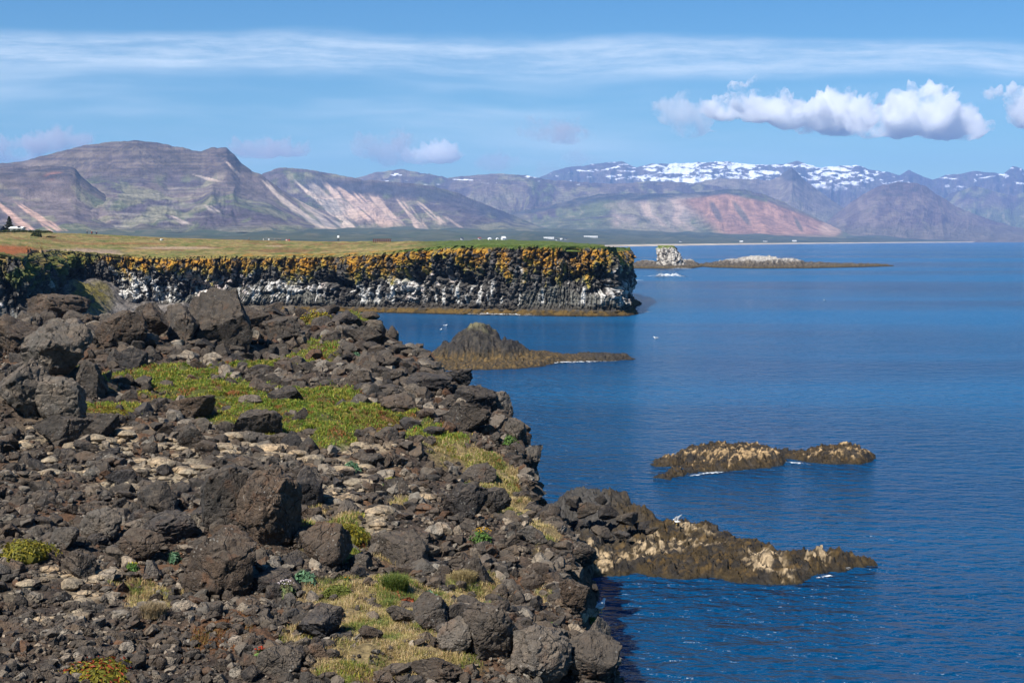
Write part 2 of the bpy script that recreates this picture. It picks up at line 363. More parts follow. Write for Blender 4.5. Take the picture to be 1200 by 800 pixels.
#  named boulders: u, v(base), width px, height px, tone, rounded, tilt, label
HERO = [
 (252,412,86,74,'dark grey',.0,8,'biggest angular boulder on the back ridge, its right side overhanging in deep shade'),
 (290,392,46,40,'brown',.0,-20,'slanting slab leaning out from the right shoulder of the biggest ridge boulder'),
 (207,405,46,48,'dark grey',.0,5,'tall dark block just left of the biggest ridge boulder'),
 (166,368,19,32,'black',.1,0,'small upright black pinnacle standing alone above the ridge'),
 (176,402,38,42,'brown',.0,15,'brown leaning block below the black upright pinnacle'),
 (140,412,58,46,'brown',.2,0,'wide cracked brown boulder at the left part of the back ridge'),
 (128,372,36,22,'brown',.2,0,'low brown boulder left of the black upright pinnacle'),
 (20,362,70,24,'brown',.3,0,'long flat brown rock at the far left end of the ridge'),
 (62,380,70,34,'brown',.3,0,'rounded lumpy brown rock behind the big left outcrop'),
 (15,420,70,50,'brown',.35,0,'swollen brown outcrop cut by the left edge of the picture'),
 (62,446,78,66,'grey',.35,0,'tall lumpy grey outcrop with warty top at the left'),
 (20,492,70,66,'grey',.35,0,'cracked grey outcrop at the left edge beside a dark cleft'),
 (64,500,62,56,'grey',.3,0,'split grey boulder in front of the tall lumpy outcrop'),
 (70,528,64,40,'dark grey',.1,-12,'dark slanting boulder under the split grey one'),
 (103,468,34,42,'dark grey',.1,0,'dark boulder wedged at the right side of the tall lumpy outcrop'),
 (150,438,36,28,'black',.0,0,'black jagged rock behind the upper end of the green meadow'),
 (172,392,42,34,'dark grey',.0,-8,'dark squat block in the ridge between pinnacle and meadow'),
 (222,497,58,30,'brown',.2,0,'broad brown boulder in front of the green meadow'),
 (118,518,38,30,'dark grey',.1,0,'square dark boulder below the small olive moss strip'),
 (333,476,40,22,'black',.1,0,'dark brown-black rock lying in the middle of the green meadow'),
 (292,482,28,15,'grey',.3,0,'small rounded grey rock sunk in the green meadow'),
 (300,517,54,34,'dark grey',.15,0,'knobbly dark rock just below the green meadow'),
 (228,530,38,34,'dark grey',.0,0,'slaty dark block standing among pale moss crust'),
 (312,648,74,96,'brown',.55,6,'great egg-shaped brown boulder with a ribbed face in mid slope'),
 (262,622,56,72,'dark grey',.2,0,'tall dark slab behind the left shoulder of the egg-shaped boulder'),
 (258,706,84,82,'brown',.25,0,'massive blocky boulder below the egg-shaped one'),
 (195,642,62,40,'black',.45,-10,'smooth black domed rock left of the massive blocky boulder'),
 (165,662,50,40,'brown',.1,0,'brown cleft slab below the smooth black domed rock'),
 (115,637,50,38,'grey',.35,-10,'rounded pale grey boulder tilted towards the left'),
 (180,605,52,36,'dark grey',.2,12,'flat dark slab above the smooth black domed rock'),
 (90,682,38,36,'dark grey',.1,0,'dark angular boulder right of the left moss cushion'),
 (74,646,32,26,'grey',.3,0,'grey boulder just above the left moss cushion'),
 (352,600,44,48,'black',.0,0,'black hollow lava block at the right of the egg-shaped boulder'),
 (380,668,62,52,'brown',.1,5,'rusty brown square boulder beside the green leaf clump'),
 (372,756,48,44,'black',.0,14,'black tilted cube-like boulder in the dry grass'),
 (324,800,52,34,'grey',.4,0,'smooth bluish grey rock at the bottom beside the red-topped plant'),
 (312,700,56,24,'black',.1,0,'low black rock in the shade under the egg-shaped boulder'),
 (468,668,62,36,'dark grey',.1,0,'dark rock overhanging the green grass tussock'),
 (505,738,44,42,'dark grey',.1,0,'dark split rock right of the red withered clump'),
 (470,735,36,22,'dark grey',.2,0,'half-buried dark rock in the dry grass'),
 (432,755,28,18,'brown',.2,0,'small brown rock in the lower dry grass'),
 (533,772,42,46,'grey',.5,0,'smooth rounded grey boulder with a rusty hollow, near the bottom'),
 (578,778,66,66,'dark grey',.45,0,'big smooth dark boulder at the bottom, its base crumbled'),
 (635,806,72,66,'grey',.5,0,'broad smooth grey rock at the bottom near the cliff edge'),
 (692,806,70,60,'dark grey',.3,10,'dark rock at the lowest visible end of the cliff edge'),
 (510,806,60,26,'brown',.2,0,'flat brown slab at the very bottom under the rounded boulder'),
 (560,688,28,34,'dark grey',.05,0,'cracked upright dark rock in the dry grass strip'),
 (680,672,38,32,'dark grey',.3,0,'rounded dark boulder perched on the cliff edge above the water'),
 (672,720,34,40,'brown',.2,0,'brown knob on the cliff edge below the perched rounded boulder'),
 (700,770,30,46,'grey',.2,0,'grey flank rock on the cliff edge facing the water'),
 (584,492,32,30,'grey',.1,-8,'pale grey slanting face at the corner of the cliff edge'),
 (604,520,24,26,'grey',.05,-12,'narrow leaning grey block on the cliff edge'),
 (556,488,50,32,'black',.2,0,'black buttress with a dark hollow above the cliff edge'),
 (530,456,44,22,'black',.15,0,'black clinker mass above the cliff corner'),
 (548,510,52,34,'dark grey',.1,0,'dark blocks at the foot of the black buttress'),
 (500,464,56,24,'black',.15,0,'black clinker hump right of the green meadow'),
 (468,490,44,26,'brown',.2,0,'brown rock with dry grass on top at the meadow edge'),
 (580,604,38,30,'dark grey',.1,0,'dark boulder in the dry grass slope near the edge'),
 (560,570,40,24,'dark grey',.2,0,'dark slab lying across the dry grass slope'),
 (640,590,34,30,'dark grey',.1,0,'dark block on the cliff edge above the rock shelf'),
 (622,556,28,26,'grey',.1,0,'grey block on the cliff edge behind the dry grass slope'),
 (545,610,50,42,'black',.05,0,'black fractured block in the middle of the right slope'),
 (420,458,40,22,'dark grey',.1,0,'dark rock behind the middle of the green meadow'),
 (430,410,44,26,'dark grey',.15,0,'dark rock below the dry yellow tuft of the ridge'),
 (330,404,46,30,'dark grey',.1,0,'dark rock on the ridge left of the yellow flower cushion'),
 (402,386,30,20,'black',.1,0,'black rock touching the yellow flower cushion on the ridge'),
]
WIDTHS = {}
boulders = []                                # dicts: loc, scale, rz, tilt, tone, label, px
for i, (u, v, w, h, tone, rd, tilt, lab) in enumerate(HERO):
    p = hit1(u, v-2); d = p[1]; W = w*d/F; Hh = h*d/F*1.15
    W *= 1.08
    me_seed = 500+i
    boulders.append(dict(hero=True, loc=(p[0], p[1]+W*.3, p[2]+Hh*.36), dim=(W, W*random.uniform(.8, 1.05), Hh), rz=random.uniform(-.3, .3), tilt=R(tilt), tone=tone, label=lab, px=w, seed=me_seed, rounded=rd, u=u, v=v-h/2))

# scattered stones over the terrace, sizes following a power law
def scatter(n, umin, umax, vmin, vmax, smin, smax, al, seed):
    r = np.random.default_rng(seed)
    u = r.uniform(umin, umax, n); v = vmin+(vmax-vmin)*r.uniform(0, 1, n)
    th = np.arctan((u-600)/F); d = F*5.4/(v-HZ); d = np.clip(d, 7, 122)
    x = d*np.tan(th); y = d; z = H(x, y)
    q = r.uniform(0, 1, n); px = (smin**(1-al)+q*(smax**(1-al)-smin**(1-al)))**(1/(1-al))
    return x, y, z, px
sx, sy, sz, spx = [np.concatenate(a) for a in zip(scatter(15500, -160, 760, 350, 860, 3.4, 32, 2.4, 1), scatter(5200, -160, 700, 340, 470, 5, 26, 2.2, 2), scatter(4000, -150, 700, 345, 800, 10, 28, 2.1, 5), scatter(17000, -120, 730, 440, 850, 3, 10, 1.7, 6))]
cv, tn = cover(sx, sy)
gr = np.maximum.reduce([cv['g'], cv['y'], cv['d']*.85])
keep = (sz > 1.2) & (rng.uniform(size=len(sx)) > gr*(.93+.06*(spx > 8)))
# soil fields with only fine debris
fu, fv = project(sx, sy, sz)
fine = (ss(1.2, .6, np.hypot((fu-170)/190, (fv-735)/75)) + ss(1.2, .6, np.hypot((fu-560)/120, (fv-600)/70))*.6)
keep &= ~((rng.uniform(size=len(sx)) < fine) & (spx > 24))
sx, sy, sz, spx, tn, gr = (a[keep] for a in (sx, sy, sz, spx, tn, gr))
# along the cliff brink and down its upper face
yy = 1/np.random.default_rng(9).uniform(1/112, 1/12, 2600); 
xx = xedge(yy)+np.random.default_rng(10).uniform(-.5, 1.25, 2600); zz = H(xx, yy); ok = zz > .6
ex = np.random.default_rng(11).uniform(5, 24, 2600)
sx = np.concatenate([sx, xx[ok]]); sy = np.concatenate([sy, yy[ok]]); sz = np.concatenate([sz, zz[ok]]); spx = np.concatenate([spx, np.minimum(ex[ok], 26)])
tn = np.concatenate([tn, np.zeros(ok.sum())]); gr = np.concatenate([gr, np.zeros(ok.sum())])
size = np.minimum(spx*sy/F, 2.3)*np.where(sy < 16, .6, 1)
# no stone inside a named boulder
for b in boulders:
    m = np.hypot(sx-b['loc'][0], sy-b['loc'][1]) < b['dim'][0]*.42
    spx[m & (spx > 7)] = 5; size[m] = np.minimum(size[m], 6*sy[m]/F)
pu, pv = project(sx, sy, sz)
inview = (pu > 0) & (pu < 1200) & (pv > 320) & (pv < 805)
rank = np.where(inview & (gr < .5), size*F/sy, 0)
order = np.argsort(-rank); top = order[:300-len(boulders)]
rest = np.setdiff1d(np.arange(len(sx)), top)
SHAPES = [rock_shape(4, 900+i, int(rng.integers(9, 15)), .085, [0, 0, .15, 0][i % 4]) for i in range(26)]
tones = ['dark grey', 'dark grey', 'brown', 'grey', 'black']
for i in top:
    s = float(size[i]); r = random
    dim = (s*1.15, s*r.uniform(.75, 1.0), s*r.uniform(.6, .9))
    boulders.append(dict(hero=False, loc=(float(sx[i]), float(sy[i]), float(sz[i]+dim[2]*.26)), dim=dim, rz=r.uniform(0, 6.28), tilt=r.uniform(-.3, .3), tone=r.choice(tones), label=None, px=float(size[i]*F/sy[i]), seed=None, rounded=0, u=float(pu[i]), v=float(pv[i]-dim[2]*.26*F/sy[i])))
shape_me = [make_mesh('boulder', V, Fc, None, True, 34) for V, Fc in SHAPES]
for me in shape_me: me.materials.append(M_ROCK['dark grey'])
for b in boulders:
    if b['hero']:
        V, Fc = rock_shape(5, b['seed'], 7 if b['rounded'] > .3 else 13, .085, b['rounded'])
        me = make_mesh('boulder', V, Fc, None, True, 34); o = link('boulder', me, M_ROCK[b['tone']])
    else:
        o = link('boulder', random.choice(shape_me))
        o.material_slots[0].link = 'OBJECT'; o.material_slots[0].material = M_ROCK[b['tone']]
    o.location = b['loc']; o.scale = b['dim']; o.rotation_euler = (random.uniform(-.15, .15), b['tilt'], b['rz']); b['o'] = o
    tag(o, cat='boulder', group='lava boulders on the terrace')

# all smaller stones: one mass nobody could count
def build_rubble(idx):
    r = np.random.default_rng(21)
    var = {1: [rock_shape(1, 40+i, 6) for i in range(14)], 2: [rock_shape(2, 70+i, 9, .08) for i in range(18)], 3: [rock_shape(3, 110+i, 10, .1) for i in range(12)]}
    soft = [rock_shape(2, 170+i, 5, .10, .8) for i in range(10)]
    Vs, Fs, Ts = [], [], []; n = 0
    pal = np.array([(.043,.037,.031),(.058,.047,.037),(.078,.062,.046),(.105,.092,.075),(.031,.028,.025),(.21,.186,.15),(.085,.047,.026)])
    pw = np.array([.22,.20,.15,.17,.10,.13,.04]); pw /= pw.sum()
    for i in idx:
        sp = size[i]*F/sy[i]
        sub = 1 if sp < 6 else 2 if sp < 15 else 3
        V, Fc = var[sub][r.integers(len(var[sub]))]
        c = pal[r.choice(len(pal), p=pw)]*r.uniform(.8, 1.2)
        flat = .72
        if tn[i] > .25 and sp > 4.5 and r.uniform() < tn[i]*.62: V, Fc = soft[r.integers(len(soft))]; c = np.array((.33, .27, .185))*r.uniform(.75, 1.15); flat = .6
        V = ((V*np.array((1.15, .9, flat))*size[i])@rotm(r).T) if flat > .6 else (V*np.array((1.35, 1.15, .62))*size[i])
        V = V*np.array((1, 1, .85))+np.array((sx[i], sy[i], sz[i]+size[i]*.2))
        Vs.append(V); Fs.append(Fc+n); Ts.append(np.broadcast_to(c, V.shape)); n += len(V)
    me = make_mesh('rubble', np.concatenate(Vs), np.concatenate(Fs), {'tint': np.concatenate(Ts)}, True, 28)
    o = link('rubble', me, M_RUBBLE)
    tag(o, 'loose dark lava rubble covering the terrace between the boulders', 'rubble', kind='stuff')
build_rubble(rest)
# ------------------------------------------------------------------ grass, moss and plants of the terrace
def ground_z(x, y): return H(x, y)
def blades(P, hgt, wid, colr, r, lean=.5, up=1.0):
    """one bent two-quad blade per root point"""
    n = len(P); a = r.uniform(0, 2*np.pi, n); l = r.uniform(.1, 1, n)*lean
    side = np.stack([-np.sin(a), np.cos(a), 0*a], 1)*(wid/2)[:, None]
    fwd = np.stack([np.cos(a), np.sin(a), 0*a], 1)
    h = hgt[:, None]; L = l[:, None]
    mid = P+fwd*h*L*.35+np.array((0,0,1))*h*.6*up; tip = P+fwd*h*L*1.1+np.array((0,0,1))*h*up*(1-.35*L)
    V = np.stack([P-side, P+side, mid+side*.7, mid-side*.7, tip], 1).reshape(-1, 3)
    i = np.arange(n)*5
    Fc = np.concatenate([np.stack([i, i+1, i+2], 1), np.stack([i, i+2, i+3], 1), np.stack([i+3, i+2, i+4], 1)])
    return V, Fc, np.repeat(colr, 5, 0)
def in_patches(kinds, per_m2, r, grow=1.12):
    out = []
    for (px, py, rx, ry, k) in _pw:
        if k not in kinds: continue
        n = int(per_m2*math.pi*rx*ry*min(2.2, (28/py)**1.3)); q = np.sqrt(r.uniform(0, 1, n))*grow; w = r.uniform(0, 2*np.pi, n)
        out.append(np.stack([px+rx*q*np.cos(w), py+ry*q*np.sin(w)], 1))
    return np.concatenate(out)
def palette(n, cols, r, var=.25):
    cols = np.array(cols); return cols[r.integers(len(cols), size=n)]*r.uniform(1-var, 1+var, (n, 1))
def clumped(P, cols, r):
    q = (.5+.75*fbm(P[:,0]*1.3, P[:,1]*1.0, 31, 4)+.14*r.normal(size=len(P)))*len(cols)
    return np.array(cols)[np.clip(q.astype(int), 0, len(cols)-1)]*r.uniform(.7, 1.3, (len(P), 1))
def grass_obj(name, kinds, key, dens, hr, wr, cols, lean, label, seed):
    r = np.random.default_rng(seed); xy = in_patches(kinds, dens, r); c, _ = cover(xy[:,0], xy[:,1])
    m = np.maximum.reduce([c[k] for k in key])
    cl = fbm(xy[:,0]*1.7, xy[:,1]*1.7, 5, 3)
    ok = r.uniform(size=len(xy)) < m*ss(-.6, .05, cl); xy = xy[ok]; cl = cl[ok]
    P = np.concatenate([xy, (Hm(xy[:,0], xy[:,1])-.005)[:, None]], 1)
    far = np.clip(P[:,1]/30, .7, 2.6)
    h = r.uniform(*hr, len(P))*(1+.6*cl)*np.sqrt(far); w = r.uniform(*wr, len(P))*far
    V, Fc, T = blades(P, h, w, clumped(P, cols, r), r, lean)
    o = link(name, make_mesh(name, V, Fc, {'tint': T}, False), M_LEAF)
    tag(o, label, name.replace('_', ' '), kind='stuff')
grass_obj('dry_grass', 'd', 'd', 1900, (.03, .12), (.006, .012), [(.11,.15,.03),(.20,.21,.04),(.34,.27,.09),(.46,.34,.15),(.52,.40,.22),(.40,.26,.12),(.24,.20,.05),(.13,.16,.03)], 1.3, 'dry straw-coloured grass between the rocks of the terrace', 31)
grass_obj('grass', 'gy', 'gy', 1700, (.03, .09), (.010, .022), [(.30,.11,.04),(.26,.17,.04),(.10,.17,.02),(.13,.21,.022),(.20,.24,.025),(.31,.29,.04),(.38,.28,.06),(.11,.17,.022)], 1.0, 'low green and olive ground cover of the terrace meadow', 32)
grass_obj('reddish_ground_cover', 'r', 'r', 1300, (.03, .08), (.010, .02), [(.20,.075,.025),(.14,.06,.022),(.19,.12,.03),(.10,.10,.02)], .8, 'rust-red ground cover bordering the meadow and the brown scree', 33)

def leaf_cluster(n, rad, hgt, lw, cols, r, dome=True):
    """leaf-sized bent faces filling a low dome around the origin"""
    w = r.uniform(0, 2*np.pi, n); q = np.sqrt(r.uniform(0, 1, n)); z = hgt*np.sqrt(np.clip(1-q*q, 0, 1))*r.uniform(.55, 1.05, n) if dome else hgt*r.uniform(.2, 1, n)
    wob = 1+.25*np.sin(3*w+r.uniform(0, 6))+.12*np.sin(7*w)
    C = np.stack([rad*q*wob*np.cos(w), rad*q*wob*np.sin(w), z], 1)
    nrm = C/np.array((rad, rad, hgt))+r.normal(size=(n, 3))*.5; nrm[:,2] = np.abs(nrm[:,2])+.25; nrm /= np.linalg.norm(nrm, axis=1)[:, None]
    t = np.cross(nrm, r.normal(size=(n, 3))); t /= np.linalg.norm(t, axis=1)[:, None]; b = np.cross(nrm, t)
    L = lw*r.uniform(.6, 1.4, n)[:, None]
    V = np.stack([C-t*L, C-b*L*.45+nrm*L*.12, C+t*L-nrm*L*.25, C+b*L*.45+nrm*L*.12], 1).reshape(-1, 3)
    i = np.arange(n)*4
    Fc = np.concatenate([np.stack([i, i+1, i+2], 1), np.stack([i, i+2, i+3], 1)])
    return V, Fc, np.repeat(palette(n, cols, r, .3), 4, 0)
def balls(pts, rad, cols, r):
    V0, F0 = ICO[1]; V = np.concatenate([V0*rad*r.uniform(.7, 1.3)+p for p in pts]); n = len(pts)
    return V, np.concatenate([F0+i*len(V0) for i in range(n)]), np.repeat(palette(n, cols, r, .15), len(V0), 0)
def core(rad, hgt, col, r, floor=-.15):
    V, Fc = ICO[3]; V = V*np.array((rad, rad, hgt)); V = V*(1+.22*fbm(V[:,0]/rad*1.6+r.uniform(0, 50), V[:,1]/rad*1.6, V[:,2]/hgt, 3))[:, None]
    V[:,2] = np.maximum(V[:,2], -hgt*.25)
    return V, Fc, np.broadcast_to(np.array(col), V.shape)
def join(parts):
    V = []; Fc = []; T = []; n = 0
    for v, f, t in parts: V.append(v); Fc.append(f+n); T.append(t); n += len(v)
    return np.concatenate(V), np.concatenate(Fc), np.concatenate(T)
def cushion(u, v, wpx, hpx, cols, label, seed, flowers=None, name='moss_cushion', cat='moss cushion', group='moss cushions on the rubble'):
    r = np.random.default_rng(seed); p = hit1(u, v); rad = wpx/2*p[1]/F; hgt = max(.10, hpx*p[1]/F*.55)
    t = empty(name, (p[0], p[1], p[2])); tag(t, label, cat, group)
    k = p[1]/26
    parts = [core(rad*.8, hgt*.66, np.array(cols[0])*.8, r), leaf_cluster(int(1500*max(.7, rad)), rad, hgt, .035*max(1, k*.8), cols, r)]
    V, Fc, T = join(parts); link('foliage', make_mesh('foliage', V, Fc, {'tint': T}, False), M_LEAF, t)
    if flowers:
        n, c = flowers; w = r.uniform(0, 6.28, n); q = np.sqrt(r.uniform(0, 1, n))*.95
        pts = np.stack([rad*q*np.cos(w), rad*q*np.sin(w), hgt*np.sqrt(1-q*q)+.05*k], 1)
        V, Fc, T = balls(pts, .010*k, [tuple(.8*q for q in c), tuple(.5*q for q in c)], r); o = link('flowers', make_mesh('flowers', V, Fc, {'tint': T}), M_LEAF, t)
    return t
OLIVE = [(.13,.12,.014),(.20,.165,.016),(.26,.21,.02),(.15,.15,.02)]
LM = []    # landmarks for boulder labels: (u, v, phrase)
def lm(u, v, s): LM.append((u, v, s))
cushion(28, 655, 66, 38, OLIVE, 'olive-yellow moss cushion at the left edge of the rubble', 1); lm(28, 655, 'olive moss cushion at the left edge')
cushion(112, 798, 92, 34, OLIVE+[(.3,.05,.02)], 'wide moss cushion with red specks at the bottom left', 2, (26, (.45,.05,.02))); lm(112, 790, 'wide moss cushion at the bottom left')
cushion(371, 382, 40, 26, [(.10,.11,.015),(.16,.15,.02),(.22,.12,.03)], 'green cushion dotted with yellow flowers on the back ridge', 3, (46, (.75,.60,.02))); lm(371, 376, 'yellow-flowered cushion on the ridge')
cushion(408, 640, 46, 44, OLIVE, 'bright green moss cushion on the slope above the rusty square boulder', 4); lm(405, 636, 'bright green cushion in mid slope')
cushion(118, 484, 66, 10, OLIVE+[(.18,.09,.03)], 'thin olive moss strip lying among grey boulders', 5); lm(120, 484, 'thin olive moss strip')
cushion(452, 378, 34, 16, [(.2,.17,.04),(.26,.21,.07),(.14,.13,.03)], 'yellowish tuft cushion on the right end of the ridge', 6); lm(450, 374, 'yellowish tuft at the right end of the ridge')
cushion(488, 412, 44, 12, [(.24,.18,.05),(.20,.15,.04),(.28,.20,.06)], 'flat golden cushion on the rim above the bay', 7); lm(488, 409, 'golden cushion on the rim')
cushion(395, 700, 34, 20, [(.10,.12,.02),(.14,.15,.03)], 'small olive cushion in the upper left of the dry grass', 8)

def leafy_plant(u, v, wpx, hpx, leafc, label, seed, flower=None, nfl=0, flr=.02, name='leafy_plant', cat='plant', leaf=.05):
    r = np.random.default_rng(seed); p = hit1(u, v); k = p[1]/F; rad = wpx/2*k; hgt = hpx*k*.85
    t = empty(name, tuple(p)); tag(t, label, cat, 'single plants on the terrace')
    V, Fc, T = leaf_cluster(int(110+60*rad/.2), rad, hgt, max(leaf, 2.2*k), leafc, r, True); link('foliage', make_mesh('foliage', V, Fc, {'tint': T}, False), M_LEAF, t)
    st = MB()
    for i in range(max(4, nfl//3)):
        a = r.uniform(0, 6.28); q = r.uniform(.1, .8)*rad
        st.tube([(0,0,-.03), (q*.5*math.cos(a), q*.5*math.sin(a), hgt*.5), (q*math.cos(a), q*math.sin(a), hgt*1.1)], [.008, .006, .004], 5)
    me = st.build('stems', M_STEM, t)
    if flower:
        w = r.uniform(0, 6.28, nfl); q = np.sqrt(r.uniform(0, 1, nfl))*.9
        pts = np.stack([rad*q*np.cos(w), rad*q*np.sin(w), hgt*(.75+.45*np.sqrt(1-q*q))], 1)
        V, Fc, T = balls(pts, max(flr*.6, .6*k), [tuple(.8*q for q in flower), tuple(.55*q for q in flower)], r); link('flower_heads', make_mesh('flower_heads', V, Fc, {'tint': T}), M_LEAF, t)
    return t
M_STEM = plain('plant_stem', (.13, .14, .05), .7)
BG = [(.07,.14,.07),(.10,.19,.10),(.13,.23,.13)]; GR = [(.08,.15,.03),(.12,.20,.04),(.06,.12,.03)]
for a in [
 (412, 553, 22, 14, BG, 'blue-green leafy clump among pale crusted stones', 41),
 (458, 574, 20, 14, GR, 'small plant with yellow-green heads on dark rubble', 42, (.55,.5,.05), 26),
 (357, 684, 28, 18, BG, 'blue-green leaf clump in front of the rusty square boulder', 43),
 (565, 640, 26, 22, GR, 'leafy plant crowned by yellow-orange flowers on the right slope', 44, (.70,.38,.02), 34),
 (305, 784, 16, 24, GR, 'pale green plant with red flower heads beside the smooth grey rock', 45, (.55,.06,.02), 14),
 (205, 662, 14, 16, BG, 'little blue-green plant at the left of the massive blocky boulder', 46),
 (155, 670, 14, 10, GR, 'tiny yellow-flowered plant below the brown cleft slab', 47, (.55,.45,.03), 10),
 (417, 420, 10, 8, BG, 'tiny blue-green plant on the ridge, the left one of a pair', 48),
 (446, 424, 12, 11, BG, 'blue-green plant on the black clinker of the ridge, right one of a pair', 49),
 (597, 527, 18, 16, GR, 'green plant growing on the rim beside the leaning grey spire', 50),
 (502, 703, 18, 12, BG, 'blue-green plant right of the red withered clump', 51),
 (560, 722, 18, 12, BG, 'blue-green plant beside the cracked upright rock', 52),
 (570, 738, 14, 12, BG, 'lower of two blue-green plants above the smooth grey rocks', 53),
 (645, 738, 14, 8, GR, 'small green rosette on the bare brink rock', 54),
 (692, 738, 14, 10, GR, 'green tuft clinging to the cliff edge above the water', 55),
 (545, 575, 12, 10, GR, 'small green plant in the dry slope behind the fractured block', 56),
 (240, 694, 32, 26, GR, 'rank green grass clump with dry stalks beneath the massive blocky boulder', 57),
]:
    leafy_plant(*a[:7], **(dict(flower=a[7], nfl=a[8]) if len(a) > 7 else {})); lm(a[0], a[1]-a[3]/2, {41:'blue-green clump among pale crust',42:'plant with yellow-green heads',43:'blue-green clump by the rusty boulder',44:'yellow-orange flowering plant',45:'red-headed plant',46:'little blue-green plant by the massive block',47:'tiny yellow-flowered plant',48:'left tiny ridge plant',49:'blue-green plant on the black clinker',50:'green plant beside the leaning spire',51:'blue-green plant by the withered clump',52:'blue-green plant by the upright rock',53:'lower blue-green plant above the smooth rocks',54:'green rosette on the brink',55:'green tuft on the cliff edge',56:'small green plant in the dry slope',57:'rank grass clump'}[a[6]])
leafy_plant(335, 702, 22, 20, [(.10,.13,.05),(.14,.14,.06)], 'white-flowering thrift tuft below the egg-shaped boulder', 60, (.72,.62,.62), 38, name='thrift', cat='flower'); lm(335, 692, 'white-flowering thrift')
leafy_plant(407, 684, 8, 8, GR, 'single orange flower beside the rusty square boulder', 61, (.8,.35,.01), 3, name='orange_flower', cat='flower')
leafy_plant(477, 712, 16, 13, [(.22,.05,.02),(.28,.06,.02),(.14,.05,.02)], 'red withered clump in the dry grass', 62, name='withered_plant'); lm(477, 706, 'red withered clump')
def tussock(u, v, wpx, hpx, cols, label, seed):
    r = np.random.default_rng(seed); p = hit1(u, v); k = p[1]/F; rad = wpx/2*k
    n = 1500; w = r.uniform(0, 6.28, n); q = np.sqrt(r.uniform(0, 1, n))
    P = np.stack([rad*.75*q*np.cos(w), rad*.75*q*np.sin(w), .05*(1-q)], 1)
    V, Fc, T = blades(P, r.uniform(.6, 1.1, n)*hpx*k, r.uniform(.008, .014, n), palette(n, cols, r), r, .7)
    o = link('grass_tussock', make_mesh('grass_tussock', V, Fc, {'tint': T}, False), M_LEAF, loc=tuple(p)); tag(o, label, 'grass tussock', 'single grass tussocks')
tussock(463, 696, 38, 24, [(.09,.13,.02),(.07,.11,.02),(.13,.15,.03)], 'round green grass tussock in the dry meadow near the bottom', 71); lm(463, 690, 'round green grass tussock')
tussock(545, 685, 34, 16, [(.32,.25,.12),(.26,.2,.09)], 'straw-coloured grass tussock on the right slope', 72); lm(545, 680, 'straw-coloured tussock')
tussock(180, 722, 40, 16, [(.30,.23,.13),(.24,.18,.1)], 'dry pale grass tussock on the brown scree', 73); lm(180, 714, 'dry tussock on the brown scree')

# ------------------------------------------------------------------ low rocks in the sea (height fields over a shore outline)
def poly_sdf(px, py, poly):
    poly = np.asarray(poly); n = len(poly); d = np.full(px.shape, 1e9); inside = np.zeros(px.shape, bool)
    for i in range(n):
        a = poly[i]; b = poly[(i+1) % n]; e = b-a; w0 = px-a[0]; w1 = py-a[1]
        t = np.clip((w0*e[0]+w1*e[1])/(e@e+1e-12), 0, 1)
        d = np.minimum(d, np.hypot(w0-e[0]*t, w1-e[1]*t))
        c = (a[1] <= py) != (b[1] <= py)
        with np.errstate(divide='ignore', invalid='ignore'): xi = a[0]+(py-a[1])/(b[1]-a[1])*e[0]
        inside ^= c & (px < xi)
    return np.where(inside, d, -d)
M_SEAROCK = attr_mat('sea_rock', 3.2, .22, .75, .5, 4.0, .3)
M_SEAROCK_FAR = attr_mat('far_sea_rock', .9, .5, .8, .4, 1.2, .2)
